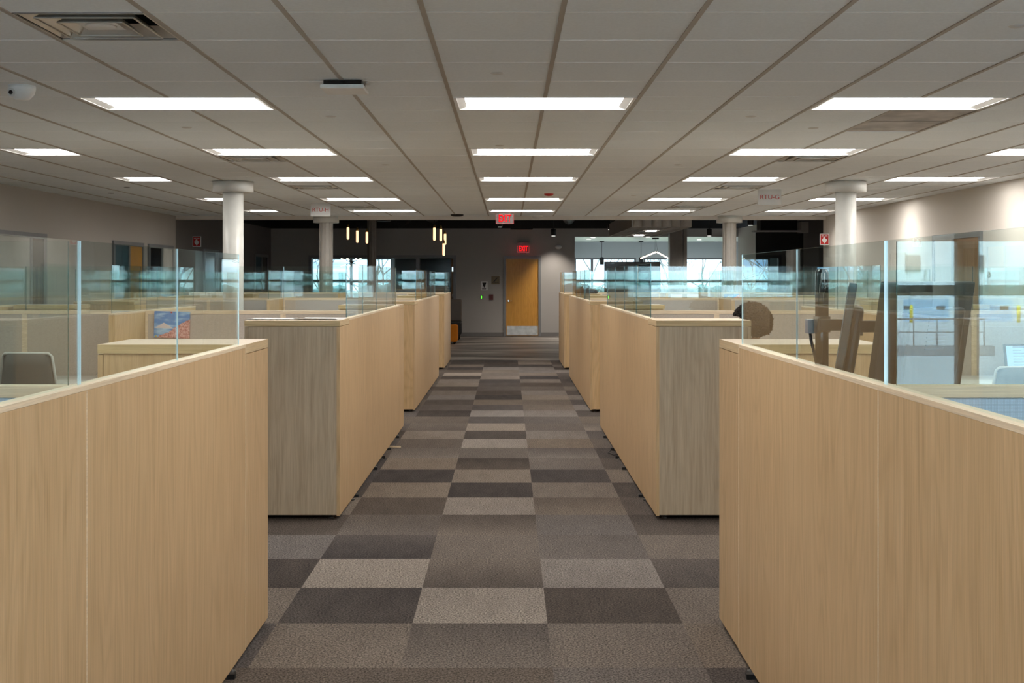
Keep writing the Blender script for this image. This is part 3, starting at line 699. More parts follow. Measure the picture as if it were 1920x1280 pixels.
def cross_panel(lab, xa, xb, Y, group, face='fab', glass_=True):
    if xa > xb: xa, xb = xb, xa
    t = thing('fabric_partition', lab, 'partition', ((xa+xb)/2, Y, 0), group)
    h = .03
    m = MB(); m.box(xa, xa+.022, Y-h, Y+h, .03, ZP-.03); m.box(xb-.022, xb, Y-h, Y+h, .03, ZP-.03)
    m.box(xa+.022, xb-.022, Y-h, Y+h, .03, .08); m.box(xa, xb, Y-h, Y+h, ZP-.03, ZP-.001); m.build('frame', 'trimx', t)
    m = MB(); m.box(xa+.022, xb-.022, Y-h+.004, Y+h-.004, .08, ZP-.031); m.build('fabric_panel', face, t)
    for q in (.1, .9):
        xx = xa+(xb-xa)*q; m = MB(); m.lathe((xx, Y, 0), [(.02, 0), (.02, .01), (.008, .012), (.008, .031)], 10); m.build('foot', 'darkp', t)
    if glass_: pane((xa+.002, xb-.002, Y-.004, Y+.004, ZP-.02, ZG-.002), t)
    return t
def storage(lab, xa, xb, y0, y1, s, face, endmat='wood', group=None, sidemat=None):
    """cabinet whose short end (xa) faces the aisle; the door looks away from the aisle"""
    t = thing('storage_cabinet', lab, 'cabinet', ((xa+xb)/2, (y0+y1)/2, 0), group)
    x0, x1 = min(xa, xb), max(xa, xb)
    m = MB(); e = .020*s
    m.box(xa, xa+e, y0, y1, .025, ZP-.041); m.build('end_panel', endmat, t)
    m = MB(); m.box(xa+e, xb-e*1.2, y0+.004, y1-.004, .03, ZP-.041); m.build('body', face, t)
    m = MB(); m.box(x0-.0, x1, y0-.0, y1+.0, ZP-.038, ZP-.0005); 
    for f in m.bm.faces:
        f.normal_update()
        if f.normal.z > .5: f.material_index = 1
        elif abs(f.normal.x) > .5: f.material_index = 2
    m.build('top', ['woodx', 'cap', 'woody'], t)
    m = MB(); m.box(xb-e*1.1, xb, y0+.003, y1-.003, .03, ZP-.043); m.build('door', sidemat or face, t)
    d = t.children[-1]
    m = MB(); xx = xb+s*.025
    m.tube([(xb, y0+.07, .98), (xx, y0+.07, .98), (xx, y0+.07, 1.12), (xb, y0+.07, 1.12)], .006, 8); m.build('handle', 'chrome', d)
    m = MB(); m.tube([(xb, y0+.07, 1.17), (xb+s*.015, y0+.07, 1.17)], .010, 10); m.build('lock', 'chrome', d)
    for xx in (x0+.06, x1-.06):
        m = MB(); m.lathe((xx, y0+.05, 0), [(.02, 0), (.02, .01), (.012, .012), (.012, .03)], 10); m.build('foot', 'darkp', t)
        m = MB(); m.lathe((xx, y1-.05, 0), [(.02, 0), (.02, .01), (.012, .012), (.012, .03)], 10); m.build('foot', 'darkp', t)
    return t
def desk(lab, xa, xb, y0, y1, z=.74, group=None):
    x0, x1 = min(xa, xb), max(xa, xb)
    t = thing('desk', lab, 'desk', ((x0+x1)/2, (y0+y1)/2, 0), group)
    m = MB(); m.box(x0, x1, y0, y1, z-.028, z); m.build('desktop', 'white', t, bevel=.004)
    for xx in (x0+.15, x1-.15):
        m = MB(); ym = (y0+y1)/2
        m.box(xx-.035, xx+.035, ym-.03, ym+.03, .03, z-.06); m.box(xx-.04, xx+.04, y0+.05, y1-.05, 0, .03); m.box(xx-.03, xx+.03, y0+.08, y1-.08, z-.06, z-.028); m.build('leg', 'whitem', t)
    return t
sn = {-1: 'left', 1: 'right'}
for bi, (bn, y0, y1, yc) in enumerate(blocks):
    for s in (-1, 1):
        XA_ = s*XA[s]; side = sn[s]; out = 1.70 if s < 0 else 1.565
        G = 'aisle partitions of the cubicle blocks'
        w1 = 'wood' if bi < 2 else 'woodc'
        # near half / far half of the aisle face
        if bi == 0:
            long_panel('aisle_partition', 'glass-topped oak aisle partition closest to the viewer, left' if s < 0 else 'glass-topped oak aisle partition closest to the viewer, right', XA_, s, 1.2, yc, G, 2)
            long_panel('aisle_partition', 'glass-topped oak partition on the %s between the fabric cross screen and nearest cabinet' % side, XA_, s, yc, 4.893, G, 2, (3.06, 4.86 if s < 0 else 4.93))
        else:
            long_panel('aisle_partition', 'glass-topped oak aisle partition, near half of the %s block on the %s' % (bn, side), XA_, s, y0+.45, yc, G, 2, (y0+.47, yc))
            if bi < 3: long_panel('aisle_partition', 'glass-topped oak aisle partition, far half of the %s block on the %s' % (bn, side), XA_, s, yc, y1-.45, G, 2, (yc, y1-.62 if bi == 1 else y1-.6))
        # storage cabinets at both ends
        G2 = 'oak storage cabinets of the cubicle blocks'
        if bi > 0:
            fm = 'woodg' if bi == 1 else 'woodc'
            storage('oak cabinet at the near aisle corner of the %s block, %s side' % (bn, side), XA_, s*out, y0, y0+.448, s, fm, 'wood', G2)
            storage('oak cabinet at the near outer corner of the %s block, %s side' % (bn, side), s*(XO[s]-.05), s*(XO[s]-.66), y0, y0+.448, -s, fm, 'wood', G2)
        if bi < 3: storage('oak cabinet at the far aisle corner of the %s block, %s side' % (bn, side), XA_, s*out, y1-.447, y1, s, 'wood', 'wood', G2)
        if 0 < bi < 3: storage('oak cabinet at the far outer corner of the %s block, %s side' % (bn, side), s*(XO[s]-.05), s*(XO[s]-.66), y1-.447, y1, -s, 'wood', 'wood', G2)
        # cross screens
        G3 = 'fabric cross screens of the cubicle blocks'
        a = XA[s]+TH+.002; posts = [a, 1.886 if s < 0 else 1.745, XD[s]-.001, 4.05 if s < 0 else 3.9, XO[s]-.002]
        for q in range(4):
            pa, pb = posts[q], posts[q+1]
            if q == 2: pa = XD[s]+TH+.001
            lab = '%s cross screen from the aisle in the %s block on the %s' % (['first', 'second', 'third', 'outermost'][q], bn, side)
            cross_panel(('daylight-blue ' if bi == 0 else 'taupe fabric ')+lab, s*pa, s*pb, yc, G3, 'blue' if bi == 0 else 'fab')
        # divider along the aisle direction and outer panel
        dn, df = {0: (.85, .9), 1: (.80, 1.57), 2: (.9, .9), 3: (.85, .05)}[bi]
        long_panel('desk_divider', 'short glass-topped oak divider between two desks in the %s block on the %s' % (bn, side), s*XD[s], s, yc-dn, yc+df, 'oak dividers between desks', 2, (None, None), 'woodc')
        if bi > 0:
            long_panel('outer_partition', 'outer oak side panel of the %s block, facing the %s wall' % (bn, side), s*XO[s], s, y0, y1, 'outer side panels of the blocks', 4)
        # desks
        if True:
            for nm, ya, yb in (('near', yc-.79, yc-.035), ('far', yc+.035, yc+.79)):
                if bi == 0 and nm == 'near' or bi == 3 and nm == 'far': continue
                desk('white desk on the %s side of the cross screen by the aisle, %s block %s' % (nm, bn, side), s*(a+.01), s*(XD[s]-.02), ya, yb, group='white desks')
                if bi > 0:
                    desk('white desk on the %s side of the cross screen, outer bay, %s block %s' % (nm, bn, side), s*(XD[s]+.07 if not (bi == 3 and nm == 'far') else 4.40), s*(XO[s]-.02), ya, yb, group='white desks')

# white raised return desk seen at the left edge
t = desk('raised white side desk seen at the left edge of the photo', -4.95, -3.98, 8.62, 9.12, .83)

# office chairs
def chair(X, Y, rz, lab, top=1.0):
    t = thing('office_chair', lab, 'chair', (0, 0, 0))
    m = MB(); m.box(-.24, .24, -.23, .23, .44, .50); m.build('seat', 'mesh', t, bevel=.02)
    m = MB(); n = 8
    for i in range(n):          # curved mesh back built from slices
        a0, a1 = -1+2*i/n, -1+2*(i+1)/n
        for j in range(5):
            z0, z1 = .56+(top-.56)*j/5, .56+(top-.56)*(j+1)/5
            def wd(z): return .235-.045*((z-.56)/(top-.56))
            def P(a, z): return (a*wd(z), -.24-.05*(z-.56)+.05*a*a, z-(.02 if (abs(a) > .95 and z > top-.01) else 0))
            m.quad([P(a0, z0), P(a1, z0), P(a1, z1), P(a0, z1)])
    o = m.build('backrest', 'mesh', t, smooth=True); so = o.modifiers.new('thickness', 'SOLIDIFY'); so.thickness = .02
    m = MB(); m.tube([(-.235, -.185, .57), (-.185, -.215, top-.02), (-.165, -.225, top), (.165, -.225, top), (.185, -.215, top-.02), (.235, -.185, .57)], .011, 8); m.build('back_frame', 'chairp', t)
    m = MB(); m.tube([(0, -.15, .44), (0, -.27, .46), (0, -.28, .72)], .022, 8); m.build('back_support', 'darkp', t)
    for s in (-1, 1):
        m = MB(); m.tube([(s*.22, -.05, .45), (s*.29, -.05, .46), (s*.29, -.05, .64)], .014, 8); m.box(s*.255, s*.325, -.13, .10, .64, .665); m.build('armrest', 'darkp', t)
    m = MB(); m.tube([(0, 0, .09), (0, 0, .44)], [.028, .02], 12); m.build('gas_lift', 'darkp', t)
    m = MB()
    for k in range(5):
        a = 2*PI*k/5+.3; m.tube([(0, 0, .10), (.29*math.cos(a), .29*math.sin(a), .065)], [.025, .015], 8)
    m.build('base', 'darkp', t)
    for k in range(5):
        a = 2*PI*k/5+.3; m = MB(); c, q = .29*math.cos(a), .29*math.sin(a); m.tube([(c-.012, q-.02, .03), (c+.012, q+.02, .03)], .03, 10); m.build('caster', 'black', t)
    t.location = (X, Y, 0); t.rotation_euler = (0, 0, rz)
    return t
chair(-3.50, 8.85, -.06, 'grey mesh office chair behind the left glass screen', 1.005)
chair(3.74, 8.9, .1, 'grey mesh office chair behind the right glass, near the laptop', .90)
chair(1.86, 8.78, 1.0, 'office chair the person with curly hair sits on', .95)

# laptop
t = thing('laptop', 'open laptop with lit blue screen at the right edge', 'laptop', (4.26, 9.5, .741))
m = MB(); m.box(4.06, 4.46, 9.3, 9.6, .741, .757); m.build('keyboard_base', 'darkp', t, bevel=.004)
rot = Matrix.Rotation(math.radians(-12), 3, 'X')
m = MB(); m.box(4.05, 4.47, 9.62, 9.63, .757, 1.02, rot=rot, piv=(4.26, 9.625, .757)); m.build('lid', 'darkp', t)
m = MB(); m.box(4.07, 4.45, 9.614, 9.619, .775, 1.005, rot=rot, piv=(4.26, 9.625, .757)); m.build('screen', 'lap', t)
d = t.children[-1]
m = MB(); m.box(4.12, 4.26, 9.611, 9.613, .99, .998, rot=rot, piv=(4.26, 9.625, .757)); 
for q in range(7): m.box(4.12, 4.19+.03*(q % 3), 9.611, 9.613, .965-q*.024, .969-q*.024, rot=rot, piv=(4.26, 9.625, .757))
m.build('screen_text', 'dock', d)

# two monitors on a jointed arm behind the near right glass
rm = Matrix.Rotation(math.radians(5.5), 3, 'Y')
def monitor(lab, cxx, cyy, ztop, wd, ht, yaw, roll=9):
    t = thing('monitor', lab, 'monitor', (cxx, cyy, ztop-ht/2), 'monitors on the near right desk')
    R0 = Matrix.Rotation(math.radians(yaw), 3, 'Z') @ Matrix.Rotation(math.radians(roll), 3, 'X'); pv = (cxx, cyy, ztop-ht/2)
    m = MB(); m.box(cxx-wd/2, cxx+wd/2, cyy-.012, cyy+.012, ztop-ht, ztop, rot=R0, piv=pv); m.build('case', 'darkp', t, bevel=.004)
    m = MB(); m.box(cxx-wd*.32, cxx+wd*.32, cyy-.045, cyy-.012, ztop-ht*.85, ztop-ht*.18, rot=R0, piv=pv); m.build('rear_housing', 'darkp', t, bevel=.012)
    m = MB(); m.box(cxx-wd/2+.012, cxx+wd/2-.012, cyy+.012, cyy+.014, ztop-ht+.015, ztop-.012, rot=R0, piv=pv); m.build('screen', 'screen', t)
    m = MB()
    for q in range(9): m.box(cxx-.05, cxx+.05, cyy-.047, cyy-.045, ztop-ht*.25-q*.012, ztop-ht*.25-q*.012+.004, rot=R0, piv=pv)
    m.build('vent', 'shade', t)
    return t
monitor('large dark monitor seen from behind at the right of the near glass', 1.262, 3.62, 1.55, .47, .42, 38)
monitor('dark monitor seen almost edge-on behind the near right glass', 1.082, 3.82, 1.545, .46, .40, 74)
t = thing('jointed_mount', 'dark jointed double mount with pole behind the near right glass', 'mount', (1.005, 3.79, .74))
m = MB(); m.lathe((1.005, 3.79, 0), [(.021, .742), (.021, 1.575), (.016, 1.586), (.004, 1.588)], 20); m.build('pole', 'blackg', t)
m = MB(); m.box(.985, 1.10, 3.735, 3.765, 1.392, 1.428); m.box(1.09, 1.17, 3.66, 3.69, 1.39, 1.426); m.build('arm', 'darkp', t)
m = MB(); m.lathe((1.095, 3.72, 0), [(.020, 1.378), (.020, 1.44), (.010, 1.447)], 16); m.lathe((1.005, 3.79, 0), [(.027, 1.385), (.027, 1.435)], 18); m.build('joint', 'darkp', t)
m = MB(); m.box(.958+.005, .995, 3.80, 3.835, 1.38, 1.425); m.build('clamp', 'hmetal', t)
m = MB(); m.tube([(.975, 3.82, 1.385), (.973, 3.80, 1.36), (.985, 3.79, 1.30), (1.0, 3.77, 1.2)], .005, 6); m.build('cable', 'black', t)
m = MB(); m.box(.985, 1.06, 3.74, 3.84, .741, .755); m.build('base_clamp', 'darkp', t)

# ------------------------------------------------------------------ person in the second block
t = thing('person', 'person with a big black afro seated behind the second right cabinet, white earbud', 'person', (1.84, 8.82, 0))
bx, by = 1.84, 8.84
fd = Vector((-.84, .54, 0)).normalized(); sd = Vector((-fd.y, fd.x, 0))   # facing direction, person's left... side axis
def Q(f, s, z): return Vector((bx, by, 0))+fd*f+sd*s+Vector((0, 0, z))
def skin(name, verts, edges, radii, mat, parent, root=0, sub=2):
    me = bpy.data.meshes.new(name); off = parent.location if parent.parent is None else parent.location+parent.parent.location
    me.from_pydata([v-off for v in verts], edges, []); o = bpy.data.objects.new(name, me); C.objects.link(o); o.parent = parent
    sk = o.modifiers.new('skin', 'SKIN'); sk.use_smooth_shade = True
    for i, r in enumerate(radii):
        d = me.skin_vertices[0].data[i]; d.radius = (r, r) if not isinstance(r, tuple) else r; d.use_root = (i == root)
    ss = o.modifiers.new('subdivision', 'SUBSURF'); ss.levels = sub; ss.render_levels = sub
    me.materials.append(M[mat]); return o
V = [Q(-.02, 0, .56), Q(-.01, 0, .70), Q(0, 0, .84), Q(.01, 0, .97), Q(.01, 0, 1.035), Q(.03, 0, 1.10),
     Q(.005, .135, .945), Q(.03, .222, .757), Q(.30, .17, .775), Q(.005, -.135, .945), Q(.03, -.222, .757), Q(.30, -.17, .775),
     Q(0, .10, .53), Q(.40, .12, .52), Q(.38, .12, .10), Q(0, -.10, .53), Q(.40, -.12, .52), Q(.38, -.12, .10)]
E = [(0, 1), (1, 2), (2, 3), (3, 4), (4, 5), (3, 6), (6, 7), (7, 8), (3, 9), (9, 10), (10, 11), (0, 12), (12, 13), (13, 14), (0, 15), (15, 16), (16, 17)]
Rr = [.11, .10, .10, .06, .05, .05, .034, .030, .030, .034, .030, .030, .07, .05, .035, .07, .05, .035]
body = skin('body', V, E, Rr, 'skin', t)
V2 = [v.copy() for v in V[:5]]+[Q(.0, .155, .955), Q(.01, .20, .86), Q(.03, .225, .755), Q(.14, .20, .765), Q(.25, .175, .775)]+[Q(.0, -.155, .955), Q(.01, -.20, .86), Q(.03, -.225, .755), Q(.14, -.20, .765), Q(.25, -.175, .775)]
skin('sweater', V2, [(0, 1), (1, 2), (2, 3), (3, 4), (3, 5), (5, 6), (6, 7), (7, 8), (8, 9), (3, 10), (10, 11), (11, 12), (12, 13), (13, 14)], [.152, .148, .155, .115, .07, .078, .066, .06, .05, .042, .078, .066, .06, .05, .042], 'shirt', t)
for s in (1, -1):
    m = MB(); m.tube([Q(0, s*.11, .985), Q(0, s*.155, .955), Q(.01, s*.19, .88), Q(.02, s*.215, .80), Q(.03, s*.225, .76), Q(.08, s*.215, .757)], [.03, .060, .066, .060, .058, .045], 16); m.build('sleeve', 'shirt', t)
skin('trousers', [V[0], V[12], V[13], Q(.38, .12, .12), V[15], V[16], Q(.38, -.12, .12)], [(0, 1), (1, 2), (2, 3), (0, 4), (4, 5), (5, 6)], [.155, .107, .08, .062, .107, .08, .062], 'trouser', t)
for s in (.12, -.12):
    m = MB(); a = Q(.32, s, .045); b_ = Q(.56, s, .035); m.tube([a, Q(.44, s, .045), b_], [.045, .045, .03], 12); m.build('shoe', 'shoe', t)
# head with face
hc = Q(.035, 0, 1.185)
m = MB(); bmesh.ops.create_icosphere(m.bm, subdivisions=4, radius=1)
for v in m.bm.verts:
    f_, s_, z_ = v.co.x, v.co.y, v.co.z
    wz = 1 if z_ > -.2 else 1-.32*(-.2-z_)
    F_ = f_*.098*(1 if f_ < 0 else wz*1.0); S_ = s_*.076*wz; Z_ = z_*.118
    if f_ > .6:
        F_ += .022*math.exp(-((s_/.16)**2+((z_+.12)/.20)**2))      # nose
        F_ += .006*math.exp(-((s_/.30)**2+((z_+.46)/.07)**2)) + .005*math.exp(-((s_/.28)**2+((z_+.60)/.06)**2))   # lips
        for e in (-.36, .36): F_ -= .010*math.exp(-(((s_-e)/.16)**2+((z_-.08)/.12)**2))   # eye sockets
    p = hc+fd*F_+sd*S_+Vector((0, 0, Z_)); v.co = p
hd = m.build('head', 'skin', t, smooth=True)
m = MB(); mo = hc+fd*.095+Vector((0, 0, -.064)); m.tube([mo-sd*.024-fd*.008, mo-sd*.010+Vector((0, 0, .002)), mo+sd*.010+Vector((0, 0, .002)), mo+sd*.024-fd*.008], [.002, .0065, .0065, .002], 8); m.build('lips', 'lip', hd)
for e in (-.028, .028):
    m = MB(); bc = hc+fd*.091+sd*e+Vector((0, 0, .030)); m.tube([bc-sd*.014-Vector((0, 0, .003)), bc, bc+sd*.014-Vector((0, 0, .003))], [.002, .0035, .002], 6); m.build('eyebrow', 'hair', hd)
for e in (-.028, .028):
    m = MB(); c = hc+fd*.076+sd*e+Vector((0, 0, .010)); m.lathe(c, [(.001, -.010), (.009, -.005), (.0115, 0), (.009, .005), (.001, .010)], 12); m.build('eye', 'paper', hd)
    m = MB(); m.tube([c+fd*.008, c+fd*.0125], .005, 8); m.build('iris', 'black', hd)
m = MB(); 
for s in (-1, 1):
    c = hc+sd*(s*.078)-fd*.005+Vector((0, 0, -.01)); m.tube([c+Vector((0, 0, -.032)), c+Vector((0, 0, -.012))+sd*s*.010-fd*.006, c+Vector((0, 0, .018))+sd*s*.012-fd*.010, c+Vector((0, 0, .032))-fd*.002], [.007, .011, .013, .006], 8)
m.build('ears', 'skin', hd)
m = MB(); c = hc+sd*.088+fd*.012+Vector((0, 0, -.012)); m.tube([c, c+Vector((0, 0, -.028))-sd*(-.004)], [.009, .005], 8); m.build('earbud', 'paper', hd)
# hair: rounded cloud of curls leaving the face free
m = MB(); bmesh.ops.create_icosphere(m.bm, subdivisions=5, radius=1)
from mathutils import noise as mn
for v in m.bm.verts:
    d = v.co.normalized(); n = mn.noise(d*9)*.055+mn.noise(d*22)*.045
    r = .148*(1+n*1.3)
    f_ = d.x; z_ = d.z
    rz_ = r*(1.0 if z_ > -.2 else .80)
    rf_ = r*1.02
    if f_ > .35 and z_ < .30: rf_ *= .55; 
    v.co = hc+Vector((0, 0, .040))-fd*.018+fd*(f_*rf_)+sd*(d.y*r*1.0)+Vector((0, 0, z_*rz_))
m.build('hair', 'hair', t)
# curls standing off the outline
rr = random.Random(5); m = MB()
for k in range(1100):
    d = Vector((rr.gauss(0, 1), rr.gauss(0, 1), rr.gauss(0, 1))).normalized()
    if d.x > .35 and d.z < .35 or d.z < -.6: continue
    c0 = hc+Vector((0, 0, .040))-fd*.018+(fd*d.x+sd*d.y+Vector((0, 0, d.z)))*.143
    q = Vector((rr.gauss(0, 1), rr.gauss(0, 1), rr.gauss(0, 1)))*.006
    w_ = (fd*d.x+sd*d.y+Vector((0, 0, d.z)))
    m.tube([c0, c0+w_*.005+q*.6, c0+w_*.009-q*.6, c0+w_*.013+q*.6], [.003, .0028, .002, .0015], 4)
m.build('curls', 'hair', t)
# hands resting on the desk edge / lap
def hand(c, s):
    m_v = []; palm = c
    V = [palm, palm+fd*.045]; Ed = [(0, 1)]; Rd = [.026, .030]
    L = [.060, .070, .066, .050]
    for k in range(4):
        o_ = (k-1.5)*.019; b0 = palm+fd*.060+sd*o_; i = len(V)
        V += [b0, b0+fd*L[k]*.5+Vector((0, 0, -.004)), b0+fd*L[k]+Vector((0, 0, -.022))]; Rd += [.0095, .0088, .0078]; Ed += [(1, i), (i, i+1), (i+1, i+2)]
    i = len(V); b0 = palm+fd*.012-sd*s*.028
    V += [b0, b0+fd*.030-sd*s*.016, b0+fd*.055-sd*s*.010]; Rd += [.012, .011, .009]; Ed += [(0, i), (i, i+1), (i+1, i+2)]
    return skin('hand', V, Ed, Rd, 'skin', t)
hand(Q(.29, .17, .775), 1); hand(Q(.29, -.17, .775), -1)

# ------------------------------------------------------------------ small things on the panels and cabinets
# canvas painting pinned to the second cross screen
px0 = -2.81; pz = 1.17
t = thing('painting', 'small canvas of a pale mountain under blue sky with pink blossom', 'painting', (px0, 9.86, pz))
m = MB(); m.box(px0-.148, px0+.148, 9.872, 9.895, pz-.115, pz+.105); m.build('canvas', 'painting', t, bevel=.003)
t.children[-1].rotation_euler = (0, math.radians(1.5), 0)
m = MB(); m.tube([(px0, 9.872, pz+.098), (px0, 9.862, pz+.098)], .007, 10); m.build('push_pin', 'red', t)
m = MB(); m.tube([(px0-.13, 9.872, pz-.10), (px0-.13, 9.862, pz-.10)], .006, 10); m.build('push_pin', 'yellow', t)
# papers
def sheet(name, lab, x, y, z, w_, d_, curl=.015, rz=0, group=None, mat='paper'):
    m = MB(); n = 10; c, s = math.cos(rz), math.sin(rz)
    for i in range(n):
        a, b_ = i/n, (i+1)/n
        def P(u, v):
            X, Y = (u-.5)*w_, (v-.5)*d_; return (x+X*c-Y*s, y+X*s+Y*c, z+.001+curl*((u-.5)*2)**4)
        m.quad([P(a, 0), P(b_, 0), P(b_, 1), P(a, 1)])
    o = m.build(name, mat, at=(x, y, z), smooth=True); so = o.modifiers.new('thickness', 'SOLIDIFY'); so.thickness = .0012; so.offset = 1
    return tag(o, lab, 'paper', group)
sheet('paper_sheet', 'white paper sheet lying on the second left cabinet, left part', -1.56, 7.83, ZP, .21, .297, .004, 1.55)
sheet('paper_sheet', 'curled white paper sheet on the second left cabinet, right part', -1.25, 7.86, ZP, .21, .297, .007, 1.35)
# trays on the third block far left cabinet
for q, (x, w_) in enumerate(((-4.80, .18), (-4.55, .16), (-4.36, .13))):
    m = MB(); y0, y1, z = 18.1, 18.4, ZP
    m.box(x-w_/2, x+w_/2, y0, y1, z, z+.006); m.box(x-w_/2, x-w_/2+.006, y0, y1, z, z+.05); m.box(x+w_/2-.006, x+w_/2, y0, y1, z, z+.05); m.box(x-w_/2, x+w_/2, y1-.006, y1, z, z+.05); m.box(x-w_/2+.01, x+w_/2-.01, y0+.01, y1-.01, z+.006, z+.035)
    tag(m.build('paper_tray', 'paper', at=(x, 18.25, z)), ['leftmost', 'middle', 'rightmost'][q]+' white paper tray on the distant left cabinet', 'tray', 'white paper trays')
# pinned sheets on the farthest screens
for q, (x, w_, mt, lb) in enumerate(((3.16, .22, 'paper', 'small white notice pinned on the farthest right screen, left one'), (3.47, .22, 'paper', 'small white notice pinned on the farthest right screen, right one'), (4.2, .30, 'painting', 'blue and white poster pinned on the farthest right screen'))):
    m = MB(); m.box(x-w_/2, x+w_/2, 22.214, 22.219, 1.14, 1.245); tag(m.build('pinned_notice', mt, at=(x, 22.216, 1.2)), lb, 'notice')
# black bag on the far right cabinet
m = MB(); bmesh.ops.create_icosphere(m.bm, subdivisions=3, radius=1)
for v in m.bm.verts:
    z_ = max(-.35, v.co.z); n = mn.noise(v.co*3)*.08; v.co = Vector((1.34+v.co.x*.20*(1+n), 20.3+v.co.y*.14, ZP+.028+z_*.08*(1+n)))
t_ = thing('bag', 'slumped black bag on top of the farthest right cabinet', 'bag', (1.34, 20.3, ZP))
m.build('bag_body', 'black', t_, smooth=True)
m = MB(); m.tube([(1.25, 20.25, ZP+.09), (1.28, 20.24, ZP+.15), (1.36, 20.24, ZP+.15), (1.40, 20.25, ZP+.09)], .008, 8); m.build('handle', 'black', t_)
# keys hanging from nearest left cabinet
t = thing('key_ring', 'small bunch of keys hanging from the nearest left cabinet lock', 'keys', (-1.715, 4.96, 1.16))
m = MB(); m.tube([(-1.716-.012*math.sin(a*PI/6), 4.955, 1.150-.012*math.cos(a*PI/6)) for a in range(13)], .0015, 6); m.build('ring', 'chrome', t)
m = MB(); m.box(-1.735, -1.712, 4.953, 4.957, 1.105, 1.135); m.build('key_head', 'brass', t)
m = MB(); m.box(-1.727, -1.720, 4.953, 4.956, 1.06, 1.105); m.build('key_blade', 'chrome', t)
# cable ends on the floor
for nm, lb, X, s, yy in (('cable_loop', 'loose beige cable end poking out under the second left partition', -1.09, 1, 10.9), ('cable_loop', 'thin black cable loop under the second right partition', .955, -1, 10.6)):
    m = MB()
    if s > 0: m.tube([(X-.05, yy, .006), (X+.10, yy-.05, .008), (X+.11, yy-.10, .008), (X-.03, yy-.08, .008)], .006, 6); mt = 'trim'
    else: m.tube([(X+.04, yy, .006), (X-.04, yy-.05, .02), (X-.07, yy-.15, .012), (X-.03, yy-.24, .006), (X+.03, yy-.2, .006)], .004, 6); mt = 'black'
    tag(m.build(nm, mt, at=(X, yy, 0)), lb, 'cable')
# little black clips along panel feet
for s in (-1, 1):
    for k, yy in enumerate((8.4, 9.6, 10.2, 10.7, 11.5, 4.6)):
        X = s*XA[s]-s*.01; m = MB(); m.box(X-.018, X+.014, yy-.012, yy+.012, .0, .021)
        tag(m.build('levelling_clip', 'black', at=(X, yy, 0)), '%s black levelling clip under the %s aisle partition%s' % (['nearest', 'second nearest', 'middle', 'third farthest', 'farthest', 'single'][k], sn[s], ' of the second block' if k < 5 else ' closest to the viewer'), 'clip', 'levelling clips under the partitions')

# ------------------------------------------------------------------ wall signs
def firesign(lab, Y, X=None, wall_s=1):
    t = thing('fire_extinguisher_sign', lab, 'sign', (X, Y, 2.32))
    x = X; s = wall_s
    m = MB(); m.box(x, x+s*.17, Y-.008, Y+.008, 2.17, 2.38) ; m.build('board', 'paper', t)
    m = MB(); m.box(x+s*.012, x+s*.158, Y-.010, Y-.008, 2.185, 2.368); m.build('red_field', 'red', t)
    c = x+s*.085
    m = MB(); m.prism([(c-.045, 2.25), (c-.045, 2.28), (c+.045, 2.28), (c+.045, 2.25), (c, 2.195)], Y-.013, Y-.010); m.prism([(c-.02, 2.28), (c-.03, 2.30), (c+.005, 2.335), (c+.02, 2.28)], Y-.013, Y-.010); m.build('arrow', 'paper', t)
    m = MB(); m.box(c-.055, c-.008, Y-.013, Y-.010, 2.335, 2.345); m.box(c+.012, c+.055, Y-.013, Y-.010, 2.335, 2.345); m.build('caption_bar', 'paper', t)
firesign('red and white fire extinguisher sign projecting from the left wall', 23.6, XL, 1)
firesign('red and white fire extinguisher sign projecting from the right wall', 22.2, XR, -1)
# signs by the amber door
t = thing('door_notice', 'white paper notice with black figure on the wall left of door', 'notice', (*at(908, 535, YB)[:2], 1.35))
X, _, Z = at(908, 535.5, YB); m = MB(); m.box(X-.09, X+.09, YB-.006, YB, Z-.12, Z+.12); m.build('sheet', 'paper', t)
m = MB(); m.prism([(X-.055, Z+.085), (X+.055, Z+.085), (X+.015, Z-.03), (X, Z-.06), (X-.03, Z+.0)], YB-.009, YB-.006); m.prism([(X-.06, Z-.09), (X+.05, Z-.09), (X+.05, Z-.07), (X-.06, Z-.07)], YB-.009, YB-.006); m.build('figure', 'black', t)
X, _, Z = at(929, 525, YB); t = thing('stair_sign', 'square bronze stair sign with a diagonal mark beside the door', 'sign', (X, YB, Z))
m = MB(); m.box(X-.11, X+.11, YB-.012, YB, Z-.11, Z+.11); m.build('plate', 'tanp', t)
m = MB(); m.prism([(X-.06, Z-.04), (X-.04, Z-.055), (X+.06, Z+.06), (X+.04, Z+.07)], YB-.016, YB-.012); m.box(X-.09, X+.09, YB-.015, YB-.012, Z-.07, Z-.062); m.build('mark', 'black', t)
X, _, Z = at(903.5, 557, YB); t = thing('card_reader', 'small card reader with a green light on the back wall', 'card reader', (X, YB, Z))
m = MB(); m.box(X-.02, X+.035, YB-.02, YB, Z-.05, Z+.05); m.build('case', 'darkp', t); m = MB(); m.box(X-.018, X+.004, YB-.023, YB-.02, Z-.035, Z+.035); m.build('indicator', 'green', t)
X, _, Z = at(921, 557, YB); m = MB(); m.box(X-.055, X+.055, YB-.04, YB, Z-.075, Z+.075); m.box(X-.035, X+.035, YB-.048, YB-.04, Z-.02, Z+.03)
tag(m.build('fire_alarm_pull', 'maroon', at=(X, YB, Z), bevel=.004), 'dark red fire alarm pull box left of the amber door', 'alarm')
X, _, Z = at(1047, 463, YB); m = MB(); m.lathe((0, 0, 0), [(.12, 0), (.12, .03), (.10, .06), (.02, .075)], 24)
o = m.build('wall_speaker', 'whitem', at=(0, 0, 0)); o.location = (X, YB, Z); o.rotation_euler = (PI/2, 0, 0); o.scale = (.75, .5, 1); tag(o, 'oval white wall light right of the small exit sign', 'wall light')

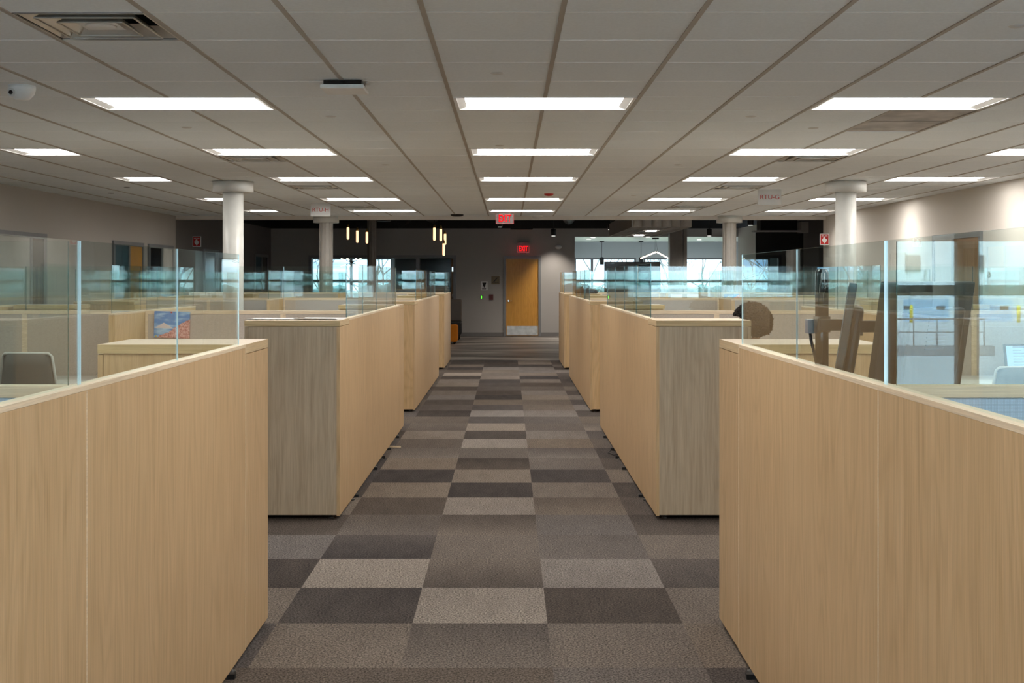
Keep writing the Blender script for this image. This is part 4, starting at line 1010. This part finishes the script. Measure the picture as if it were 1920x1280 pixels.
# ------------------------------------------------------------------ far lounge: amber tube pendants, ducts, baffles, furniture
for q, (px, pt, pb, Y) in enumerate(((652.5, 426, 448, 26.0), (670, 432, 454, 27.0), (688, 434.5, 455.5, 28.5), (814.5, 426.5, 450, 26.0), (826.5, 429, 451, 26.6), (834.5, 438, 458, 28.0), (832, 456, 478.5, 27.4))):
    X, _, z1 = at(px, pt, Y); z0 = at(px, pb, Y)[2]
    lab = (['leftmost', 'middle', 'rightmost'][q]+' glowing amber tube bulb in the left hanging cluster') if q < 3 else (['leftmost', 'second', 'rightmost', 'lowest'][q-3]+' glowing amber tube bulb in the right hanging cluster')
    t = thing('pendant_bulb', lab, 'pendant light', (X, Y, z1), 'amber tube pendants')
    m = MB(); m.lathe((X, Y, 0), [(.012, z0-.01), (.024, z0), (.028, z0+.02), (.028, z1-.01), (.012, z1)], 14); m.build('tube_bulb', 'amber', t)
    m = MB(); m.lathe((X, Y, 0), [(.026, z1-.005), (.028, z1+.04), (.012, z1+.08)], 14); m.build('socket', 'brass', t)
    m = MB(); m.tube([(X, Y, z1+.07), (X, Y, 3.45)], .004, 6); m.build('cord', 'black', t)
for q, (X, Y, lab) in enumerate(((1.13, 29.6, 'black cylinder spotlight above the lit wall right of the amber door'), (4.95, 29.3, 'black cylinder spotlight left of the dark recess'), (4.95, 24.5, 'black cylinder spotlight closest to the dark recess ceiling'))):
    z = [2.60, 2.59, 2.64][q]
    if q == 1: X = (1330-CX)*29.3/F
    if q == 2: X = (1407-CX)*24.5/F
    t = thing('spotlight', lab, 'spotlight', (X, Y, z))
    m = MB(); m.lathe((X, Y, 0), [(.062, z), (.065, z+.17), (.02, z+.18)], 20); m.build('can', 'black', t)
    m = MB(); m.tube([(X, Y, z+.17), (X, Y, 3.45)], .012, 8); m.build('stem', 'black', t)
    m = MB(); m.lathe((X, Y, 0), [(.05, z-.002), (.05, z+.004)], 20); m.build('lamp_glass', 'lens2', t)
    spot('can_light', (X, Y, z-.02), (X, Y, 0), [95, 150, 240][q], 140, .9, parent=t)
for q, (X, Y) in enumerate(((-.9, 24.6), (-.2, 28.6), (2.6, 30.2))):  # extra cans added to lift the dim lounge and back wall
    t = thing('spotlight', ['added black fill spotlight above the sofa corner', 'added black fill spotlight left of the exit door box', 'added black fill spotlight behind the felt baffles'][q], 'spotlight', (X, Y, 2.78))
    z = 2.78
    m = MB(); m.lathe((X, Y, 0), [(.062, z), (.065, z+.17), (.02, z+.18)], 20); m.build('can', 'black', t)
    m = MB(); m.tube([(X, Y, z+.17), (X, Y, 3.45)], .012, 8); m.build('stem', 'black', t)
    m = MB(); m.lathe((X, Y, 0), [(.05, z-.002), (.05, z+.004)], 20); m.build('lamp_glass', 'lens2', t)
    spot('can_light', (X, Y, z-.02), (X, Y+.3, 0), 80, 130, .9, parent=t)
sp = spot('wall_wash', (1.16, 30.65, 2.6), (1.2, 31.4, 1.0), 75, 80, .9)
m = MB(); m.tube([(-2.1, 23.0, 3.15), (-2.0, 31.3, 3.15)], .16, 16); tag(m.build('air_duct', 'black', at=(-2, 27, 3.15)), 'long black round duct running under the dark ceiling, left', 'duct')
m = MB(); m.tube([(1.0, 23.0, 3.12), (1.6, 31.3, 3.12)], .16, 16); tag(m.build('air_duct', 'black', at=(1.3, 27, 3.12)), 'black round duct running under the dark ceiling above the exit door', 'duct')
m = MB(); m.box(.05, .58, 27.9, 28.4, 2.70, 2.80); m.box(.3, .34, 28.1, 28.15, 2.8, 3.45); tag(m.build('projector_box', 'black', at=(.3, 28.1, 2.8)), 'flat black box hung above the amber door', 'ceiling box')
m = MB(); m.tube([(1.35, 27, 2.90), (2.2, 27.3, 2.90)], .018, 8, cap=True); m.tube([(2.25, 27.3, 2.90), (2.6, 25.5, 2.90)], .018, 8); m.tube([(1.8, 27.15, 2.9), (1.8, 27.15, 3.45)], .006, 6); m.tube([(2.4, 26.5, 2.9), (2.4, 26.5, 3.45)], .006, 6)
tag(m.build('conduit', 'metal', at=(2, 27, 2.9)), 'pale metal conduit hung under the dark ceiling left of the felt baffles', 'conduit')
m = MB()
for dx, dz in ((0, 0), (.06, .05), (.12, .09)):
    pts = [(-2.75+dx+q*.055, 26.5+dx, 2.66+dz+.24*((q-5)/5.)**2*1.0) for q in range(11)]; m.tube(pts, .007, 6)
m.tube([(-2.75, 26.5, 2.9), (-2.75, 26.5, 3.45)], .007, 6)
tag(m.build('hanging_cable', 'black', at=(-2.5, 26.5, 2.9)), 'black cables sagging in loops below the dark ceiling', 'cable')
m = MB(); m.lathe((*at(720, 414, 25)[:2], 0), [(.14, 2.74), (.14, 2.76), (.03, 2.78), (.02, 3.45)], 20); tag(m.build('ceiling_sensor', 'darkp', at=(*at(720, 414, 25)[:2], 2.75)), 'grey round sensor hung by the dark column in lounge', 'sensor')
# felt baffle cloud
t = thing('baffle_ceiling', 'grey felt egg-crate baffle cloud hung over the far right lounge', 'ceiling baffle', (3.0, 26.1, 2.556))
m = MB(); bx0, bx1, by0, by1, bz0, bz1 = 2.47, 3.62, 23.5, 28.7, 2.556, 2.86
n = 6
for q in range(n+1):
    x = bx0+(bx1-bx0)*q/n; m.box(x-.02, x+.02, by0, by1, bz0, bz1)
for q in range(24):
    y = by0+(by1-by0)*q/23; m.box(bx0-.02, bx1+.02, y-.02, y+.02, bz0+.004, bz1)
m.build('felt_grid', 'felt', t)
m = MB()
for q in range(n):     # scalloped front face
    xc_ = bx0+(bx1-bx0)*(q+.5)/n; m.tube([(xc_, by0-.0, bz0+.01), (xc_, by0-.0, bz1)], (bx1-bx0)/n/2, 14)
m.build('scalloped_front', 'felt', t)
for (px, py) in ((1222, 433.5), (1199, 441.5)):
    Y = (2.556-.01-H)*F/(CY-py); X = (px-CX)*Y/F; m = MB(); m.box(X-.11, X+.09, Y-.16, Y+.16, bz0-.012, bz0-.002); m.build('light_panel', 'lens', t)
for x in (2.6, 3.5):
    for y in (23.8, 28.4): m = MB(); m.tube([(x, y, bz1-.02), (x, y, 3.45)], .004, 6); m.build('hanger', 'black', t)
# sofa and pouf
t = thing('lounge_sofa', 'dark brown high-backed sofa at the end of the left cubicles', 'sofa', (-2.2, 29.7, 0))
m = MB(); m.box(-3.1, -1.16, 29.40, 29.56, .47, 1.02); m.build('back', 'brown', t, bevel=.035)
m = MB(); m.box(-3.1, -1.17, 29.44, 30.10, .42, .468); m.build('seat', 'mesh', t, bevel=.01)
m = MB(); m.box(-3.1, -1.17, 29.42, 30.08, .14, .418); m.build('base', 'black', t, bevel=.02)
for x in (-1.24, -3.0):
    for y in (29.48, 30.02): m = MB(); m.tube([(x, y, 0), (x, y, .16)], [.015, .022], 8); m.build('leg', 'black', t)
t = thing('pouf', 'orange upholstered pouf on black feet by the left cubicles', 'stool', (-1.45, 27.8, 0))
m = MB(); m.box(-1.75, -1.19, 27.55, 28.1, .06, .45); m.build('cushion', 'orange', t, bevel=.04)
for x in (-1.68, -1.26):
    for y in (27.62, 28.03): m = MB(); m.tube([(x, y, 0), (x, y, .08)], .02, 8); m.build('leg', 'black', t)
# big screen on a stand and other back-room fittings
t = thing('television', 'large black television on a stand, back to the bright room', 'television', (at(1186, 0, 30.6)[0], 30.6, 0))
X0, X1 = at(1133, 0, 30.6)[0], at(1238, 0, 30.6)[0]
m = MB(); m.box(X0, X1, 30.56, 30.62, 1.16, 1.965); m.build('case', 'black', t, bevel=.008)
m = MB(); m.box(X0+.02, X1-.02, 30.555, 30.56, 1.19, 1.945); m.build('screen', 'screen', t)
xm = (X0+X1)/2; m = MB(); m.tube([(xm, 30.6, .04), (xm, 30.6, 1.2)], .035, 10); m.box(xm-.4, xm+.4, 30.4, 30.8, 0.001, .04); m.build('stand', 'black', t)
for q, px in enumerate((1128.5, 1202)):
    Y = 35.2; X = (px-CX)*Y/F; t = thing('pendant_lamp', '%s black cylinder pendant hanging in the bright back room' % ['left', 'right'][q], 'pendant light', (X, Y, 2.64), 'black cylinder pendants')
    m = MB(); z1 = at(0, 483, Y)[2]; z0 = at(0, 496, Y)[2]; m.lathe((X, Y, 0), [(.06, z0), (.063, z1), (.015, z1+.02)], 18); m.build('shade', 'black', t)
    m = MB(); m.tube([(X, Y, z1), (X, Y, 2.64)], .006, 6); m.build('cord', 'black', t)
    m = MB(); m.lathe((X, Y, 0), [(.07, 2.615), (.07, 2.64)], 18); m.build('canopy', 'black', t)
Y = 32.2; t = thing('linear_pendant', 'glowing chevron-shaped linear pendant in the bright back room', 'pendant light', (at(1230, 0, Y)[0], Y, 2.64))
A = Vector(at(1201, 484.5, Y)); B = Vector(at(1231, 472, Y)); D = Vector(at(1255, 484.5, Y+.5)); D.z = A.z
m = MB(); m.tube([A, B-(B-A)*.03], .018, 10); m.build('light_bar', 'warmtube', t); m = MB(); m.tube([B+(D-B)*.04, D], .018, 10); m.build('light_bar', 'warmtube', t)
m = MB(); m.tube([A+Vector((0, .03, .0)), B+Vector((0, .03, 0)), D+Vector((0, .03, 0))], .018, 8); m.build('rail', 'black', t)
m = MB(); X = at(1229, 0, Y)[0]; m.box(X-.09, X+.09, Y-.03, Y+.03, 2.60, 2.639); m.build('canopy', 'black', t)
m = MB(); m.tube([(X-.01, Y, 2.61), B+(A-B)*.1], .003, 5); m.tube([(X+.01, Y, 2.61), B+(D-B)*.1], .003, 5); m.build('wires', 'black', t)
Y = 33.4; cc = Vector(at(660, 492, Y)); t = thing('starburst_chandelier', 'black starburst chandelier with lit arm tips in the meeting room', 'chandelier', tuple(cc))
m = MB(); m2 = MB(); m.tube([cc, (cc.x, cc.y, 2.35)], .008, 6); m.lathe(cc, [(.01, -.03), (.035, -.01), (.035, .01), (.01, .03)], 12)
for ax, az in ((-.30, .11), (-.14, .12), (.12, .11), (.28, .12), (-.30, -.11), (.24, -.11), (-.1, -.13), (.12, -.09)):
    for yy in (-.1, .12)[:1 if abs(ax) > .2 else 2]:
        e = cc+Vector((ax, yy, az)); m.tube([cc, cc+(e-cc)*.55], .008, 6); m2.tube([cc+(e-cc)*.55, e], .010, 6)
m.build('arms', 'black', t); m2.build('lit_tips', 'warmtube', t)
m = MB(); m.box(-3.40, -1.5, YE-.16, YE-.11, 1.05, 2.12); t_ = tag(m.build('television', 'screen', at=(-2.45, YE-.14, 1.6), bevel=.006), 'black wall television inside the dark meeting room', 'television')
m = MB(); m.box(-5.3, -3.1, 33.0, 34.1, .71, .74); t = thing('meeting_table', 'pale table inside the meeting room behind the glass', 'table', (-4.2, 33.5, 0)); m.build('tabletop', 'white', t)
for x in (-5.0, -3.4): m = MB(); m.box(x-.05, x+.05, 33.3, 33.8, .001, .71); m.build('leg', 'whitem', t)
# small downlights of the bright back room
for q, (px, py) in enumerate(((1112, 445), (1104, 448), (1215, 444), (1311, 449))):
    Y = (2.64-H)*F/(CY-py); X = (px-CX)*Y/F
    m = MB(); m.lathe((X, Y, 0), [(.06, 2.628), (.06, 2.64)], 16); spot('room_light', (X, Y, 2.60), (X, Y+.6, 0), 110, 150, .9, (.95, .97, 1)); tag(m.build('downlight', 'lens2', at=(X, Y, 2.63)), ['small recessed downlight in the bright back room, second from left', 'leftmost recessed downlight in the bright back room', 'recessed downlight above the chevron pendant', 'recessed downlight right of the ribbed column'][q], 'downlight')
al = bpy.data.lights.new('room_daylight', 'AREA'); al.energy = 70; al.size = 3.5; al.size_y = 1.5; al.shape = 'RECTANGLE'; al.color = (.85, .93, 1)
# downlights that wash the right wall
for q, Y in enumerate((9.6, 13.7, 17.7, 21.6)):
    X = 5.35
    t = thing('downlight', ['recessed wall-washing downlight by the right wall, nearest', 'recessed wall-washing downlight by the right wall, second', 'recessed wall-washing downlight by the right wall, third', 'recessed wall-washing downlight by the right wall, farthest'][q], 'downlight', (X, Y, ZC), 'wall-washing downlights by the right wall')
    m = MB(); m.lathe((X, Y, 0), [(.05, ZC+.008), (.055, ZC-.004), (.035, ZC-.004)], 16); m.build('ring', 'whitem', t)
    spot('wall_wash', (X, Y, ZC-.03), (XR+.05, Y, 1.3), 26, 105, 1.0, (1, .93, .84), parent=t)

# ------------------------------------------------------------------ outside
m = MB(); m.box(-60, 60, YE+.3, 160, -.7, -.6); struct(m.build('ground', 'grass'))
m = MB(); m.box(-80, 80, -120, YR-.2, -1.2, -1.1); struct(m.build('ground', 'asphalt'))
def branch(m, p, d, L, r, depth, rg):
    q = p; pts = [p]; n = 4
    for i in range(n):
        d = (d+Vector((rg.gauss(0, .10), rg.gauss(0, .10), rg.gauss(.02, .07)))).normalized(); q = q+d*L/n; pts.append(q)
    m.tube(pts, [r*(1-.45*i/n) for i in range(n+1)], 5 if depth > 2 else 3, cap=False)
    if depth == 0: return
    for i in range(rg.choice([2, 3, 3]) + (1 if depth > 3 else 0)):
        k = rg.choice([2, 3, 4, 4]); ax = Vector((rg.gauss(0, 1), rg.gauss(0, 1), rg.gauss(0, .6))).normalized()
        nd_ = (d+ax*rg.uniform(.5, 1.0)).normalized(); nd_.z = nd_.z*.8+.12
        branch(m, pts[k], nd_.normalized(), L*rg.uniform(.6, .8), r*.52, depth-1, rg)
tl = [(-8.6, 46, 'leftmost'), (-6.7, 43, 'second'), (-5.2, 48, 'third'), (-4.6, 42, 'fourth'), (3.1, 44, 'first right'), (4.6, 49, 'second right'), (5.9, 43, 'third right'), (7.6, 46, 'fourth right')]
tn = ['bare tree outside at the far left of the left window', 'bare forked tree outside left window, left of the fluted column', 'bare tree outside left window, right of the fluted column', 'bare tree outside close to the left window, under the chandelier',
      'bare tree outside the first right window pane', 'bare tree outside behind the black television', 'bare tree outside right of the ribbed column', 'bare tree outside near the right end of the windows']
for q, (x, y, _) in enumerate(tl):
    rg = random.Random(40+q); m = MB(); branch(m, Vector((x, y, -.62)), Vector((rg.gauss(0, .08), 0, 1)), 2.3, .05, 6, rg)
    tag(m.build('bare_tree', 'bark', at=(x, y, -.6)), tn[q], 'tree', 'bare trees outside the back windows')
# distant woodland bank
m = MB(); rg = random.Random(2)
for k in range(60):
    x = -30+k*1.1; hh = 1.28+mn.noise(Vector((x*.2, 0, 0)))*.5
    bmesh.ops.create_icosphere(m.bm, subdivisions=2, radius=1.2, matrix=Matrix.Translation((x, 70+rg.random()*3, -.4)) @ Matrix.Diagonal((1.2, 1, hh, 1)))
o = m.build('woodland', 'shrub'); o['kind'] = 'stuff'; tag(o, 'low dark woodland bank on the horizon outside the back windows', 'woodland')
# warehouse opposite the rear windows, seen reflected in the near glass
t = thing('warehouse_building', 'pale warehouse with numbered dock doors, reflected in the near right glass', 'building', (26, -65, -1.1))
m = MB(); m.box(-60, 70, -75, -65, -1.1, 9); m.build('wall', 'ware', t)
def RX(px): return (px-CX)*70.5/F
for q, (a, c_, num) in enumerate(((1700, 1785, '5'), (1820, 1905, '6'), (1940, 2025, '7'), (1560, 1645, '4'))):
    a, c_ = RX(a), RX(c_)
    m = MB(); m.box(a, c_, -65.0, -64.9, -1.1, .25); m.build('dock_door', 'dock', t); d = t.children[-1]
    for xx in (a+.25, c_-.5):
        m = MB(); m.box(xx-.25, xx+.25, -64.9, -64.87, -.35, -.15); m.build('door_window', 'shade', d)
    m = MB(); m.box(a+.1, a+1.0, -65.0, -64.9, 1.9, 2.9); m.build('louvre', 'shade', t)
    m = MB(); m.box((a+c_)/2-.35, (a+c_)/2+.25, -65, -64.93, 1.45, 2.0); m.build('number_plate', 'paper', t); d = t.children[-1]
    text_mesh(num, .55, .01, 'number', 'shade', d, ((a+c_)/2-.05, -64.91, 1.72), rot=(PI/2, 0, PI))
for q, px in enumerate((1700, 1793, 1899, 1990, 1610)):
    X = RX(px); m = MB(); m.lathe((X, -63.6, -1.1), [(.10, 0), (.10, .95), (.08, 1.02), (.02, 1.05)], 14); tag(m.build('bollard', 'yellow', at=(X, -63.6, -1.1)), '%s yellow bollard in front of the warehouse dock doors' % ['left-hand', 'middle', 'right-hand', 'unseen outer right', 'unseen outer left'][q], 'bollard', 'yellow bollards at the warehouse')
m = MB(); y = -34
m.box(9.5, 16.5, y-.3, y, -1.1, -.75)
for q in range(9): m.tube([(9.8+q*.8, y-.15, -.75), (9.8+q*.8, y-.15, .15)], .03, 6)
m.tube([(9.8, y-.15, .15), (16.2, y-.15, .15)], .03, 6); m.tube([(9.8, y-.15, -.3), (16.2, y-.15, -.3)], .02, 6)
tag(m.build('ramp_railing', 'hmetal', at=(13, y, -1.1)), 'steel railing on a low kerb in the warehouse yard', 'railing')
bpy.data.lights.remove(al)
